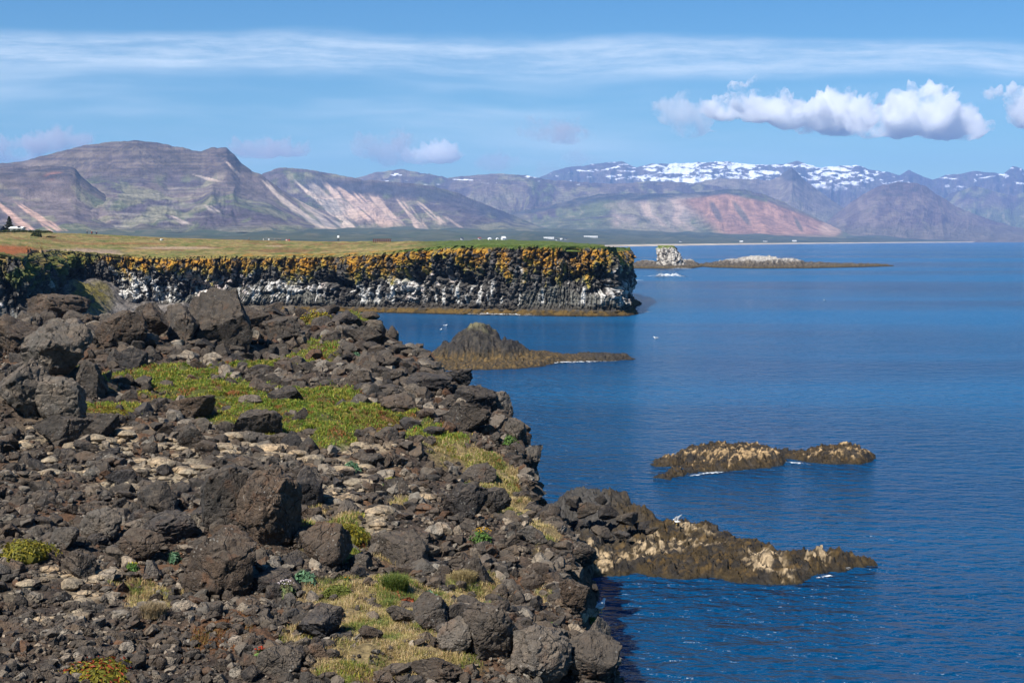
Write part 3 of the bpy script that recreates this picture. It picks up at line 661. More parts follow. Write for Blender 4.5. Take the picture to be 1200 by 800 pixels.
def sea_rock(name, outline, humps, base_h, shore, res, seed, colfn, label, cat, rough=.35, freq=.9, mat=None, ref=0.0):
    """outline in photo pixels at sea level; humps = (u, v, rx, ry, h) with v the pixel of the hump's foot"""
    poly = on_plane(*np.array(outline, float).T, ref)[:, :2]
    lo = poly.min(0)-1.5*shore-.5; hi = poly.max(0)+1.5*shore+.5
    nx = min(900, int((hi[0]-lo[0])/res)); ny = min(900, int((hi[1]-lo[1])/(res*2.2)))
    X, Y = np.meshgrid(np.linspace(lo[0], hi[0], nx), np.linspace(lo[1], hi[1], ny))
    w = shore*.5*fbm(X*freq*.7+seed, Y*freq*.7, seed, 3)
    d = poly_sdf(X, Y, poly)+w
    Z = base_h*ss(-.2*shore, shore, d)-.8*ss(.1*shore, -shore, d)
    hp = np.zeros_like(Z)
    for (u, v, rx, ry, h) in humps:
        c = on_plane(u, v, 0); q = np.sqrt(((X-c[0])/rx)**2+((Y-c[1])/ry)**2)*(1+.35*fbm(X*freq*1.2+seed*3, Y*freq*1.2, 7, 3))
        hp = np.maximum(hp, h*ss(1.15, .25, q))
    wp = .5*fbm(X*freq*.5, Y*freq*.5, seed+4, 3); rg = ridged((X*.78+Y*.62)*freq*1.1+wp, (-.62*X+.78*Y)*freq*.42+wp, seed, 4)
    sw = (X*.82+Y*.35)*freq*1.25+1.1*wp+.4*fbm(X*freq*2, Y*freq*2, seed, 3); saw = (sw-np.floor(sw))*ss(1.0, .86, sw-np.floor(sw))
    f1, f2, idd = worley(X*freq*1.1, Y*freq*.8, seed+.5)
    Z = Z+hp+(Z > -.3)*((rg-.45)*rough*.9+(saw-.45)*rough*1.1+(idd-.5)*rough*.6-np.exp(-((f2-f1)/.08)**2)*rough*.25)*ss(-.3*shore, .8*shore, d)+.4*rough*fbm(X*freq*4, Y*freq*4, 1, 3)*ss(-.3, .3, Z+.2)
    Z = np.where(d < -shore*.9, -1.2, Z)
    col = colfn(X, Y, Z, hp, rg, idd)
    V = np.stack([X, Y, Z], -1).reshape(-1, 3)
    keepf = grid_faces(ny, nx); keepf = keepf[(Z.ravel()[keepf] > -1.1).any(1)]
    use = np.unique(keepf); remap = np.zeros(len(V), int); remap[use] = np.arange(len(use))
    me = make_mesh(name, V[use], remap[keepf], {'col': col.reshape(-1, 3)[use]}, True, 50)
    o = link(name, me, mat or M_SEAROCK); tag(o, label, cat)
    return o
def weed_col(pale=(.34,.255,.155), thr=.45, weed=(.040,.026,.010), dark=(.020,.016,.012), gold=(.095,.056,.016), landdark=None, palemask=None):
    def f(X, Y, Z, hp, rg, idd):
        n = fbm(X*1.1, Y*1.1, 3, 4); n2 = fbm(X*3.2, Y*2.6, 5, 4)
        c = mix(dark, weed, ss(-.35, .3, n)); c = mix(c, gold, ss(.1, .5, n2)*ss(.05, .25, Z)*.8)
        hh = Z+.25*n+.35*n2+.12*(rg-.4)
        pm = ss(thr, thr+.14, hh)*ss(-.12, .12, n2+.12)*ss(.25, .55, rg+.3*n2)
        if palemask is not None: pm = pm*palemask(X, Y)*ss(-.22, .10, fbm(X*.7, Y*.9, 41, 4))
        c = mix(c, np.array(pale), pm); c = mix(c, (.05,.04,.03), ss(.1,-.25, rg-.35)*.7)
        if landdark is not None: c = mix(c, (.05,.046,.042), landdark(X, Y))
        c = mix(c, (.02,.017,.01), ss(.10, -.02, Z))
        return c
    return f
SH = [(655,590),(690,583),(735,600),(770,617),(800,622),(830,622),(870,634),(905,640),(905,652),(940,650),(985,655),(1025,659),(1035,661),(990,668),(958,672),(940,684),(880,684),(835,678),(790,678),(750,672),(700,676),(660,690),(640,660)]
def shelf_land(X, Y):
    u, v = project(X, Y, 0*X+.8); return ss(760, 690, u+8*fbm(X, Y, 2, 2)*3)*ss(640, 615, v)
def shelf_pale(X, Y):
    u, v = project(X, Y, 0*X+.4); m = 0*u
    for (a, b, ra, rb) in [(800,632,44,12),(772,640,40,8),(742,646,26,6),(705,652,26,12),(893,650,26,8),(908,664,26,13),(957,651,16,9),(845,638,9,5),(725,662,14,5),(880,662,8,4)]:
        m = np.maximum(m, ss(1.25, .7, np.hypot((u-a)/ra, (v-b)/rb)))
    return m
sea_rock('rock_shelf', SH, [(690,608,2.8,2.2,.85),(735,614,2.4,1.6,.5),(790,632,2.4,1.3,.34),(745,650,1.8,1.0,.16),(908,668,.9,.8,.30),(893,654,.8,.6,.26),(957,660,.6,.5,.24),(675,655,1.2,2,.7),(985,661,.7,.6,.2),(850,660,2.4,2.0,.15)],
         .30, .7, .04, 11, weed_col(thr=.30, landdark=shelf_land, palemask=shelf_pale, weed=(.040,.026,.009), gold=(.085,.050,.013)), 'low seaweed-brown rock shelf with pale tops running out from the cliff foot', 'rock shelf', .22, 1.5)
sea_rock('rock_islet', [(762,540),(790,537),(800,527),(830,522),(870,522),(900,526),(920,535),(915,545),(890,548),(860,552),(820,553),(785,562),(765,560),(785,553),(800,552),(800,546),(770,547)],
         [(850,541,2.6,1.7,.24),(822,540,1.5,1.3,.2),(900,542,1.2,1.1,.34),(785,546,.8,.8,.15),(870,546,2.4,1.2,.2)], .24, .6, .04, 12, weed_col(thr=.47, pale=(.33,.225,.115)), 'larger of two tawny rock islets off the shelf, with jagged slanting ribs', 'rock islet', .26, 1.3)
sea_rock('rock_islet', [(900,528),(925,530),(940,530),(965,524),(1000,524),(1022,533),(1028,538),(1005,544),(970,544),(940,540),(915,536)],
         [(990,540,1.5,1.1,.40),(950,540,1.0,.8,.2)], .22, .55, .04, 13, weed_col(thr=.47, pale=(.33,.225,.115)), 'smaller tawny rock islet with a blunt pale crest, right of the larger one', 'rock islet', .24, 1.3)
def mid_col(X, Y, Z, hp, rg, idd):
    n = fbm(X*.8, Y*.8, 3, 4); n2 = fbm(X*3, Y*3, 5, 4)
    c = mix((.018,.016,.014), (.046,.038,.030), ss(-.3, .35, n2)); c = mix(c, (.13,.115,.06), ss(2.9, 3.9, Z+.9*n))
    lowm = ss(1.5, .75, Z+.4*n); c = mix(c, (.105,.066,.022), lowm*ss(-.25, .2, n2)*ss(9, 4, X)); c = mix(c, (.04,.03,.015), lowm*ss(.05, -.3, n2))
    return mix(c, (.025,.018,.01), ss(.14, .0, Z))
sea_rock('rock_islet', [(498,425),(508,418),(524,412),(560,411),(600,413),(640,414),(665,418),(700,416),(735,418),(746,421),(700,424),(665,424),(630,430),(590,433),(550,434),(515,434),(500,431)],
         [(558,423,3.9,4.0,2.7),(561,423,2.6,2.6,3.3),(528,423,2.6,2.6,1.3),(590,424,3.0,3,1.7),(615,424,2.6,2.4,.7),(640,424,2.6,2,.25),(705,421,2.2,2,.15)], .38, 1.0, .09, 14, mid_col, 'dark humped islet with a golden weed skirt and a long low tail in the bay', 'rock islet', .20, .8)
def guano_col(top, lo, hi, strength=1.0):
    def f(X, Y, Z, hp, rg, idd):
        n = fbm(X*.25, Y*.25, 3, 4); n2 = fbm(X*.9, Y*.9, 5, 3)
        c = mix((.05,.042,.035), (.11,.09,.065), ss(-.3, .3, n2)); c = mix(c, top, ss(lo, hi, Z+1.2*n+.8*n2)*strength)
        c = mix(c, (.09,.065,.02), ss(1.2, .5, Z)*.7)
        return mix(c, (.03,.022,.01), ss(.5, .1, Z))
    return f
sea_rock('skerry', [(835,309.5),(870,308),(945,309),(1000,311.2),(1048,311.9),(1000,313.2),(950,314.4),(880,314.8),(835,313.6),(815,311.6)],
         [(890,311.8,15,26,3.4),(860,311.8,9,22,2.2),(918,311.8,11,22,2.4),(970,312.4,14,10,.5)], .75, 3, .35, 15, guano_col((.40,.37,.33), 1.9, 3.6, .8), 'long low skerry whitened by bird droppings, far out by the sea stack', 'skerry', .8, .25, M_SEAROCK_FAR)
sea_rock('skerry', [(720,312),(745,311),(770,309),(815,310),(828,312),(810,314.6),(780,315),(742,314.6),(720,315)],
         [(757,312,7,14,1.5),(806,312,5,12,1.9),(784,312.3,11,14,1.6)], .8, 2.5, .3, 16, guano_col((.5,.46,.4), 2.2, 3.2, .5), 'dark skerry at the foot of the pale sea stack', 'skerry', .7, .25, M_SEAROCK_FAR)
def build_stack():
    D = 622.; cx = float(ray(784, 312)[0])*D; nth, nz = 160, 120
    th = np.linspace(0, 2*np.pi, nth); t = np.linspace(0, 1, nz)
    TH, T = np.meshgrid(th, t)
    # silhouette left/right at heights
    left = np.interp(T, [0,.15,.5,.85,1], [-5.8,-5.6,-5.4,-5.9,-5.0]); right = np.interp(T, [0,.2,.6,.9,1], [7.2,6.6,4.8,3.0,1.8])
    c = (left+right)/2; r = (right-left)/2
    X = c+r*np.cos(TH); Y = r*.9*np.sin(TH)
    f1, f2, idd = worley(X*.45+TH*0, Y*.45, T*3.2); 
    k = 1+.16*(idd-.5)-.10*np.exp(-((f2-f1)/.1)**2)+.07*fbm(X*.5, Y*.5, T*6, 4)
    X = c+(X-c)*k; Y = Y*k; Z = T*9.3+.5*fbm(X*.4, Y*.4, 0, 3)*ss(.8, 1, T)
    n = fbm(X*.5, Y*.5, Z*.35, 4); col = mix((.13,.115,.10), (.46,.42,.37), ss(-.35, .15, n+.25*T)); col = mix(col, (.05,.045,.04), np.exp(-((f2-f1)/.07)**2)*.8)
    col = mix(col, (.12,.15,.03), ss(8.0, 9.0, Z+n)); col = mix(col, (.05,.04,.03), ss(1.4, .3, Z+.6*n))
    V = np.stack([X+cx, Y+D, Z], -1).reshape(-1, 3); Fc = grid_faces(nz, nth)
    top = np.array([[cx+c[-1,0], D, 9.6]]); V = np.concatenate([V, top]); b = (nz-1)*nth
    cap = np.stack([b+np.arange(nth-1), b+np.arange(1, nth), np.full(nth-1, len(V)-1)], 1)
    Fc = np.concatenate([Fc, np.concatenate([cap, cap[:, 2:]], 1)])
    me = bpy.data.meshes.new('sea_stack'); me.from_pydata(V.tolist(), [], [tuple(dict.fromkeys(q)) for q in Fc.tolist()]); me.update()
    at = me.attributes.new('col', 'FLOAT_COLOR', 'POINT'); cc = np.concatenate([col.reshape(-1, 3), [[.12,.15,.03]]]); at.data.foreach_set('color', np.concatenate([cc, np.ones((len(cc), 1))], 1).astype(np.float32).ravel())
    for p in me.polygons: p.use_smooth = True
    o = link('sea_stack', me, M_SEAROCK_FAR); tag(o, 'pale steep sea stack with a grassy top, standing alone beyond the cliff', 'sea stack')
build_stack()

# ------------------------------------------------------------------ the columnar sea cliff and the grassy plateau
CP_ = np.array([(20,520),(18,400),(20,320),(21.4,290),(22.3,274),(21.2,262),(19.2,254),(18.6,244),(18.3,236),(17.6,227.5),(14.5,224),(0,228),(-17,235),(-30,240),(-40,243),(-50,243.5),(-60,241),(-66,239),(-71,239),(-74.5,236),(-70.5,214),(-65.5,196),(-60.2,181),(-63,179.3),(-67,179.6),(-69.5,182),(-72,178),(-95,172),(-125,166)], float)
def resample(P, step):
    # Chaikin twice, then even steps
    for _ in range(2):
        Q = [P[0]]
        for a, b in zip(P[:-1], P[1:]): Q += [a*.75+b*.25, a*.25+b*.75]
        P = np.array(Q+[P[-1]])
    L = np.concatenate([[0], np.cumsum(np.linalg.norm(np.diff(P, axis=0), axis=1))])
    s = np.concatenate([np.arange(0, L[-1]*.6, step), ]) if False else np.arange(0, L[-1], step)
    return np.stack([np.interp(s, L, P[:,0]), np.interp(s, L, P[:,1])], 1), s
CL, CS = resample(CP_, .11)
CU = 600+F*CL[:,0]/CL[:,1]                                  # bearing of each cliff column, for the rim height
_YR = ([-400,0,60,120,190,300,400,560,735,760], [165,176,206,230,241,243,241,233,226,300])
_VR = ([-200,0,60,120,200,330,400,460,520,560,640,700,735,760], [297,297,300,300,301,300,298,294,288,287.3,287.3,288.5,289.5,291])
PL_V = ([-200,0,60,120,200,300,400,500,560,650,665,735,760], [271.5,272,273,275,279,281.8,283.5,283.3,282,282.6,285,289.5,291])
PL_D = ([-200,0,120,300,400,500,650,735,760], [420,430,400,360,340,320,300,262,320])
def S(u, y):
    yr = np.interp(u, *_YR); zr = CAMZ-(np.interp(u, *_VR)-HZ)/F*yr
    yk = np.maximum(np.interp(u, *PL_D), yr+14); zk = CAMZ-(np.interp(u, *PL_V)-HZ)/F*yk
    k = (y-yr)/(yk-yr)
    return np.where(k < 0, zr+k*(zk-zr)*.8, np.where(k <= 1, zr+(zk-zr)*np.clip(k, 0, 1)**.85, zk-(k-1)*1.5-(np.maximum(k-1, 0)**2)*1.2))
RIMZ = S(CU, CL[:,1])
_x = CAMZ-(np.interp(CU, [-200,0,60,120,200,330,400,460,520,560,640,700,735,760], [297,297,300,300,301,300,298,294,288,287.3,287.3,288.5,289.5,291])-HZ)/F*CL[:,1]
RIMZ = np.where((CL[:,0] > 15) & (CL[:,1] > 232), 10.5, RIMZ)+0*CS
def build_cliff():
    tn_ = np.gradient(CL, axis=0); tn_ /= np.linalg.norm(tn_, axis=1)[:, None]
    nr = np.stack([-tn_[:,1], tn_[:,0]], 1)                 # path runs right to left: outward = towards the sea
    k = np.ones(41)/41; nr = np.stack([np.convolve(np.pad(nr[:,i], 20, 'edge'), k, 'valid') for i in (0, 1)], 1); nr /= np.linalg.norm(nr, axis=1)[:, None]
    nt_ = 150; t = np.linspace(-.09, 1.0, nt_)
    S, T = np.meshgrid(CS, t); Z0 = T*RIMZ[None]; U = np.broadcast_to(CU[None], S.shape)
    prof = np.interp(T, [-.09,-.02,.02,.05,.09,.2,.36,.46,.56,.7,.85,.96,1.0], [3.2,2.8,2.2,1.6,.9,.55,.5,-.1,-.25,.05,.15,-.05,-.6])
    left = ss(135, 95, U); prof = prof*(1-left)+left*np.interp(T, [-.1,.1,.5,.8,1], [1.6,.9,.4,.1,-.4])
    big = 2.3*fbm(S*.06, T*.7, 3, 3)+.9*fbm(S*.24, T*1.2, 5, 3)
    # blocky upper layer, columns below, fanned by a slow warp
    warp = 3.0*fbm(S*.05, .3, 9, 2)*T*4+1.6*np.sin(S*.16)*T*3
    f1, f2, idA = worley((S+warp*.35)*.85+.5*fbm(S*.6, Z0*.6, 3, 3), Z0*.24+.35*fbm(S*.5, Z0*.5, 8, 3), 2.2); crA = np.exp(-((f2-f1)/.10)**2)
    g1, g2, idB = worley((S+warp)*2.1+.35*fbm(S*.9, Z0*.9, 13, 3), Z0*.15, 7.7); crB = np.exp(-((g2-g1)/.12)**2)
    h1, h2, idC = worley(S*1.7+.5*fbm(S*1.3, Z0*1.3, 5, 3), Z0*1.6+.5*fbm(S*1.1, Z0*1.1, 9, 3), 4.1); crC = np.exp(-((h2-h1)/.1)**2)
    upm = ss(.28, .38, T+.26*fbm(S*.06, 0, 1, 3)); czone = ss(-.12, .12, fbm(S*.055, .7, 17, 2)+.10); colz = (1-upm)*ss(.05, .12, T)*czone; chz = (1-upm)*ss(.05, .12, T)*(1-czone)
    disp = prof+big*ss(.02, .2, T)+upm*((idA-.5)*1.25-crA*.5+(idC-.5)*.7-crC*.3)+chz*((idC-.5)*.9-crC*.3+.5*fbm(S*.7, Z0*.7, 19, 3))+colz*((idB-.5)*.45-crB*.3+(idC-.5)*.35*ss(.2, .45, T))
    disp += .30*fbm(S*1.8, Z0*1.8, 2, 4)
    hole = ss(.05, .35, fbm(S*.11+3, T*2.2, 8, 4))*np.exp(-((T-.46)/.13)**2); disp -= 2.8*hole
    disp = np.where(T < .06, prof+.6*fbm(S*.8, T*9, 3, 3), disp)
    tt = ss(.86, 1.0, T); disp = disp*(1-tt)+tt*np.clip(disp-.45, -1.0, .6)
    X = CL[None,:,0]+nr[None,:,0]*disp; Y = CL[None,:,1]+nr[None,:,1]*disp
    Z = Z0+.25*upm*(idA-.5)*ss(1.0, .9, T)
    Z[-1] = RIMZ+.16*fbm(CS*.9, 2.0, 3, 4); Z[-2] = np.maximum(Z[-2], Z[-1]-.12)
    # --- colour of the rock itself, its lichen and its guano
    n1 = fbm(S*.22, Z0*.3, 1, 4); n2 = fbm(S*1.1, Z0*1.0, 4, 3); n3 = fbm(S*.07, 1.0, 6, 2)
    base = mix((.05,.047,.045), (.10,.092,.082), np.clip(.5+.5*n2+.5*(idC-.5), 0, 1))
    colm = mix((.085,.083,.074), (.175,.168,.14), np.clip(idB*.7+.4*n2+.15, 0, 1))
    c = mix(base, colm, colz)
    c = mix(c, (.016,.015,.015), np.clip(upm*crA*.8+colz*crB*.65+crC*.35, 0, 1))
    # guano
    zone = ss(.12, .3, T)*ss(.86, .62, T)*(1-.0*T)
    gs = np.interp(U, [-100,100,135,190,240,330,400,425,455,540,590,680,705,735,760], [-.6,-.4,.45,.60,.26,.10,-.08,.05,.24,.08,-.02,.05,.15,.22,.1])
    gg = n1*.75+.55*n2+.5*(idC-.5)+.35*(idA-.5)+.9*fbm(S*.045, T*1.2, 29, 3)+.25*fbm(S*2.6, Z0*2.6, 23, 3)+gs-.40-.20*colz
    gua = ss(.12, .24, gg)*zone*(1-.5*crC)
    c = mix(c, mix((.52,.50,.47), (.48,.40,.36), ss(.0, .4, n3+n2*.5)), gua*.95)
    streak = ss(.30, .5, fbm(S*1.1, Z0*.16, 12, 3)+gs*.5+.3*n3)*ss(.08, .2, T)*ss(.55, .35, T); c = mix(c, (.60,.58,.54), streak*.75)
    # lichen and turf hanging over the rim
    li = T+.17*n1+.10*n2+.12*(idA-.5)+.26*fbm(S*.42, T*.5, 15, 4)+.36*fbm(S*.06, .2, 33, 2)+np.interp(U, [0,130,200,260,330,480,560,690,735], [-.16,-.14,-.10,0,.02,.07,.10,.07,.04])
    lm_ = ss(.64, .74, li)*ss(-.38, -.05, fbm(S*.22, T*1.3, 43, 4)+.5*(T-.75))*ss(-.42, .02, n2*1.1+.3*(idC-.35)+.35*fbm(S*2.2, Z0*1.4, 27, 3))*(1-.85*crA)
    lc = mix((.40,.19,.02), (.27,.23,.05), np.clip(ss(.92, .66, li)+.5*n1+.25*(idA-.5), 0, 1)); lc = mix(lc, (.46,.29,.045), ss(.2, .6, n2)*.6)
    lc = mix(lc, (.15,.12,.035), left*.75)
    c = mix(c, lc, lm_*.92)
    c = mix(c, (.10,.12,.025), left*ss(.35, .8, T)*ss(.0, .35, n1)*.8)
    gt = ss(.93, .99, T+.03*n2); c = mix(c, mix((.17,.15,.05), (.065,.10,.02), ss(440, 480, U)), gt)
    wd = ss(.10, .06, T+.02*n2); c = mix(c, mix((.10,.062,.018), (.045,.032,.015), ss(-.1, .4, n2)), wd); c = mix(c, (.03,.024,.018), ss(.20, .10, T+.03*n2)*(1-wd)*.75); c = mix(c, (.015,.012,.008), ss(.025, .005, T))
    V = np.stack([X, Y, Z], -1).reshape(-1, 3)
    me = make_mesh('cliff', V, grid_faces(*X.shape)[:, ::-1], {'col': c.reshape(-1, 3)}, True, 45)
    o = link('cliff', me, attr_mat('cliff_rock', 2.2, .25, .9, .3, 3.0)); tag(o, 'dark columnar sea cliff with orange lichen and white guano under a grassy top', kind='structure')
    return X[-1], Y[-1]
RX, RY = build_cliff()
def build_plateau():
    m = CL[:,1] < 300; o = np.argsort(-RX[m]/RY[m]); ur = 600+F*RX[m]/RY[m]; 
    ug = np.arange(ur.max()-.3, max(ur.min(), -160), -1.1)
    idx = np.argsort(ur); us, ys = ur[idx], RY[m][idx]
    yf = np.array([ys[max(0, np.searchsorted(us, q-1.2)):np.searchsorted(us, q+1.2)+1].max() for q in ug])
    yf = yf+.25; u = ug; yk = np.maximum(np.interp(u, *PL_D), yf+12)
    kk = np.concatenate([np.linspace(0, .12, 16), np.linspace(.14, 1, 50), np.linspace(1.1, 2.6, 16)])
    K, _ = np.meshgrid(kk, u, indexing='ij')
    yy_ = yf[None]+(yk-yf)[None]*K; xx_ = yy_*((u-600)/F)[None]
    z = S(np.broadcast_to(u[None], K.shape), yy_)
    amp = ss(0, .05, K)*ss(1.0, .9, K)
    z += (.40*fbm(xx_*.12, yy_*.05, 3, 4)+.16*fbm(xx_*.6, yy_*.22, 6, 3))*amp+.08*ss(0, .02, K)-.9*(K < .001)
    uu = np.broadcast_to(u[None], K.shape); V_ = project(xx_, yy_, z)[1]
    n = fbm(xx_*.09, yy_*.05, 1, 4); n2 = fbm(xx_*.5, yy_*.25, 2, 3)
    c = mix((.22,.175,.065), (.13,.13,.036), ss(-.3, .35, n+.3*n2)); c = mix(c, (.28,.18,.075), ss(.0, .35, n2)*.7); c = mix(c, (.085,.10,.025), ss(.05, .35, fbm(xx_*.3, yy_*.09, 19, 4))*.75); c = mix(c, (.15,.075,.032), ss(.08, .35, fbm(xx_*.06, yy_*.11, 9, 4))*.75)
    c = mix(c, (.06,.095,.02), ss(470, 520, uu)*ss(760, 690, uu)*.9)
    c = mix(c, (.30,.21,.135), ss(1.15, .7, np.hypot((uu-205)/52, (V_-290.5)/1.5)))
    c = mix(c, (.30,.21,.14), ss(1.1, .7, np.hypot((uu-322)/12, (V_-288.5)/.7)))
    c = mix(c, (.26,.19,.13), ss(1.15, .6, np.hypot((uu-95)/55, (V_-296)/5)+.3*n2))
    c = mix(c, (.25,.085,.028), ss(1.1, .75, np.hypot((uu+5)/52, (V_-293)/6)+.25*n2))
    c = mix(c, (.20,.085,.03), ss(1.2, .6, np.hypot((uu-140)/70, (V_-285.5)/1.2))*.7)
    edge = ss(.10, .0, K)*ss(-.2, .3, n2+.1)*ss(230, 300, uu); c = mix(c, (.24,.12,.02), edge*.8*ss(500, 440, uu))
    V = np.stack([xx_, yy_, z], -1).reshape(-1, 3)
    me = make_mesh('plateau', V, grid_faces(*K.shape), {'col': c.reshape(-1, 3)})
    o = link('plateau', me, attr_mat('plateau_turf', 1.6, .25, .95, .35, 1.3)); tag(o, 'grassy plateau on top of the sea cliff', kind='structure')
build_plateau()
def plateau_y(u, y): return Vector(((u-600)/F*y, y, float(S(u, y))))
def plateau_at(u, v):
    """point of the plateau surface seen at photo pixel (u, v)"""
    ys = np.linspace(np.interp(u, *_YR), np.interp(u, *PL_D), 300); z = S(u, ys); vv = project((u-600)/F*ys, ys, z)[1]
    i = int(np.argmin(np.abs(vv-v))); return Vector(((u-600)/F*ys[i], ys[i], z[i]))
def build_cove():
    x, y = np.meshgrid(np.linspace(-92, -46, 220), np.linspace(130, 241, 300))
    z = np.interp(y, [130,170,200,222,234,242], [-1.2,-.2,.6,1.9,3.9,5.2])+.9*fbm(x*.22, y*.22, 2, 5)+.35*ridged(x*.8, y*.8, 3, 3)-4*ss(-69, -62, x)+1.6*np.exp(-((x+71)/2.5)**2-((y-232)/6)**2)
    n = fbm(x*.25, y*.2, 4, 4); c = mix((.095,.083,.074), (.19,.168,.148), ss(-.3, .3, n+.5*fbm(x*1.3, y*1.1, 9, 3))); c = mix(c, (.10,.13,.02), ss(1.2, .6, np.hypot((x+60)/6, (y-190)/7)+.4*n)); c = mix(c, (.16,.13,.035), ss(1.2,.6, np.hypot((x+68)/3.5, (y-228)/9)+.4*n))
    c = mix(c, (.05,.047,.045), ss(.15, .4, fbm(x*1.1, y*.9, 7, 3)))
    me = make_mesh('beach', np.stack([x, y, z], -1).reshape(-1, 3), grid_faces(*x.shape), {'col': c.reshape(-1, 3)})
    tag(link('beach', me, attr_mat('cove_scree', 2.5, .25, .95, .4, 3)), 'grey scree slope at the back of the cove', kind='structure')
build_cove()
#PART3
# ------------------------------------------------------------------ coast plain and mountains across the bay
def shore_d(u): return np.interp(u, [-900,300,600,700,735,800,900,1000,1100,1200,1500], [700,900,1500,2200,2550,2950,3700,4700,6000,7600,9000])
def plain_z(u, d):
    s = shore_d(u); return .2+np.clip((d-s)/4200, 0, 1.4)**.9*62+1.2*ss(0, 60, d-s)
def build_plain():
    u = np.linspace(-700, 1500, 420); k = np.concatenate([[-.02], np.linspace(0, .05, 12), np.linspace(.06, 1, 60)])
    U, K = np.meshgrid(u, k); s = shore_d(U); d = s+K*(15200-s)*.62
    z = plain_z(U, d)-12*ss(0, -.02, K)+8*fbm(U*.02, d*.0012, 1, 4)*ss(.02, .2, K)
    x = d*(U-600)/F; n = fbm(x*.004, d*.0015, 3, 4); n2 = fbm(x*.02, d*.006, 5, 3)
    c = mix((.045,.06,.045), (.07,.078,.052), ss(-.3, .3, n)); c = mix(c, (.04,.06,.035), ss(.1, .4, n2)); c = mix(c, (.15,.13,.09), ss(.25, .5, n2-.3*n)*.5)
    c = mix(c, (.42,.35,.26), ss(110, 60, d-s)*ss(0, .002, K+.003))
    me = make_mesh('coastal_plain', np.stack([x, d, z], -1).reshape(-1, 3), grid_faces(*U.shape), {'col': c.reshape(-1, 3)})
    tag(link('coastal_plain', me, attr_mat('plain_turf', .02, 2, .95, .25, .015)), 'flat green coast with a pale beach across the bay', kind='structure')
build_plain()

def mountain(label, crest, Df, Dc, colfn, gully=.06, terr=None, rough=.03, conc=1.5, seed=1, nu=900, nt=170, back=.5, name='mountain'):
    cu, cvv = np.array(crest, float).T
    u = np.linspace(cu[0], cu[-1], nu); vc = np.interp(u, cu, cvv)
    vd = (1.1*fbm(u*.09, seed, 0, 4)+.22*fbm(u*.5, seed, 2, 3))*ss(279, 262, vc)
    kk = np.hanning(9); kk /= kk.sum(); vs = np.convolve(np.pad(vc, 4, 'edge'), kk, 'valid'); vd = vd+vc-vs; vc = vs
    t = np.concatenate([np.linspace(0, 1, nt), np.linspace(1.03, 1+back, 24)])
    U, T = np.meshgrid(u, t); VC = vc[None]+vd[None]*ss(.84, .99, T)
    D = Df+(Dc-Df)*T; zc = CAMZ+(HZ-VC)/F*Dc; zf = plain_z(U, np.minimum(D, Df)+0*D)-2
    zf = np.minimum(zf, zc)
    P = np.clip(T, 0, 1)**conc
    if terr is not None: P = terr(U, np.clip(T, 0, 1), P)
    hgt = np.maximum(zc-zf, 0)
    Z = zf+hgt*P
    s = U/1667*Dc/100.0                                       # metres/100 along the range
    # gullies run down the fall line; ridged noise for crags
    wv = .35*fbm(s*.4, T*1.1, seed+3, 3)+T*.5*fbm(s*.15, .5, seed+13, 2)
    gl = ridged((s+wv)*.5, T*.8, seed, 5); g2 = ridged((s+wv)*2.2, T*1.0, seed+9, 3)
    env = np.sin(np.pi*np.clip(T, 0, 1)**.8)**.8*np.where(T > 1, 0, 1)
    Z = Z+hgt*gully*((gl-.5)*1.6+(g2-.5)*.16)*env+hgt*rough*fbm(s*1.2, T*6, seed+5, 4)*.6*ss(1.0, .94, T)*ss(0, .12, T)
    Z = np.where(T > 1, zf+hgt*(1-(T-1)*1.1)+hgt*rough*fbm(s*1.6, T*9, seed+5, 3)*ss(1, 1.1, T), Z)
    X = D*(U-600)/F
    _, V_ = project(X, D, Z)
    c = colfn(U, V_, T, s, Z, gl, g2, P)
    me = make_mesh(name, np.stack([X, D, Z], -1).reshape(-1, 3), grid_faces(*U.shape), {'col': c.reshape(-1, 3)}, True)
    tag(link(name, me, M_MTN), label, kind='structure')
M_MTN = attr_mat('mountain_rock', .016, 16, .95, .34, .02)
BAS = np.array((.078,.062,.074)); BRN = np.array((.135,.104,.096)); GRN = np.array((.098,.115,.055)); TANS = np.array((.42,.32,.24)); PINK = np.array((.40,.235,.175))
def blob(U, V, u, v, ru, rv, rot=0):
    a = math.radians(rot); x = U-u; y = V-v; return ss(1.2, .65, np.hypot((x*math.cos(a)+y*math.sin(a))/ru, (-x*math.sin(a)+y*math.cos(a))/rv))
def shear(U, V, u, v, ru, rv, k): return ss(1.2, .55, np.hypot((U-u-(V-v)*k)/ru, (V-v)/rv))
def fan(U, V, u0, v0, u1, v1, w0, w1):
    k = (V-v0)/(v1-v0); c = u0+(u1-u0)*k; w = w0+(w1-w0)*np.clip(k, 0, 1); q = fbm(U*.10-.05*V, V*.05, u0*.1, 4)
    return ss(1.15, .55, np.abs(U-c)/w+.55*q)*ss(-.06, .10, k+.12*q)*ss(1.08, .75, k+.2*q)
def fans(c, U, V, L, n, kcol=1.0):
    for (u0, v0, u1, v1, w0, w1, t) in L:
        st = fbm((U-(u1-u0)/(v1-v0)*V)*.22, V*.03, u0*.07, 3)
        c = mix(c, mix(mix((.30,.265,.235), (.50,.39,.30), ss(-.3, .2, n+.4*st)), (.46,.27,.20), t)*np.asarray(kcol), fan(U, V, u0, v0, u1, v1, w0, w1)*ss(-.55, .0, st+.1)*.92)
    return c
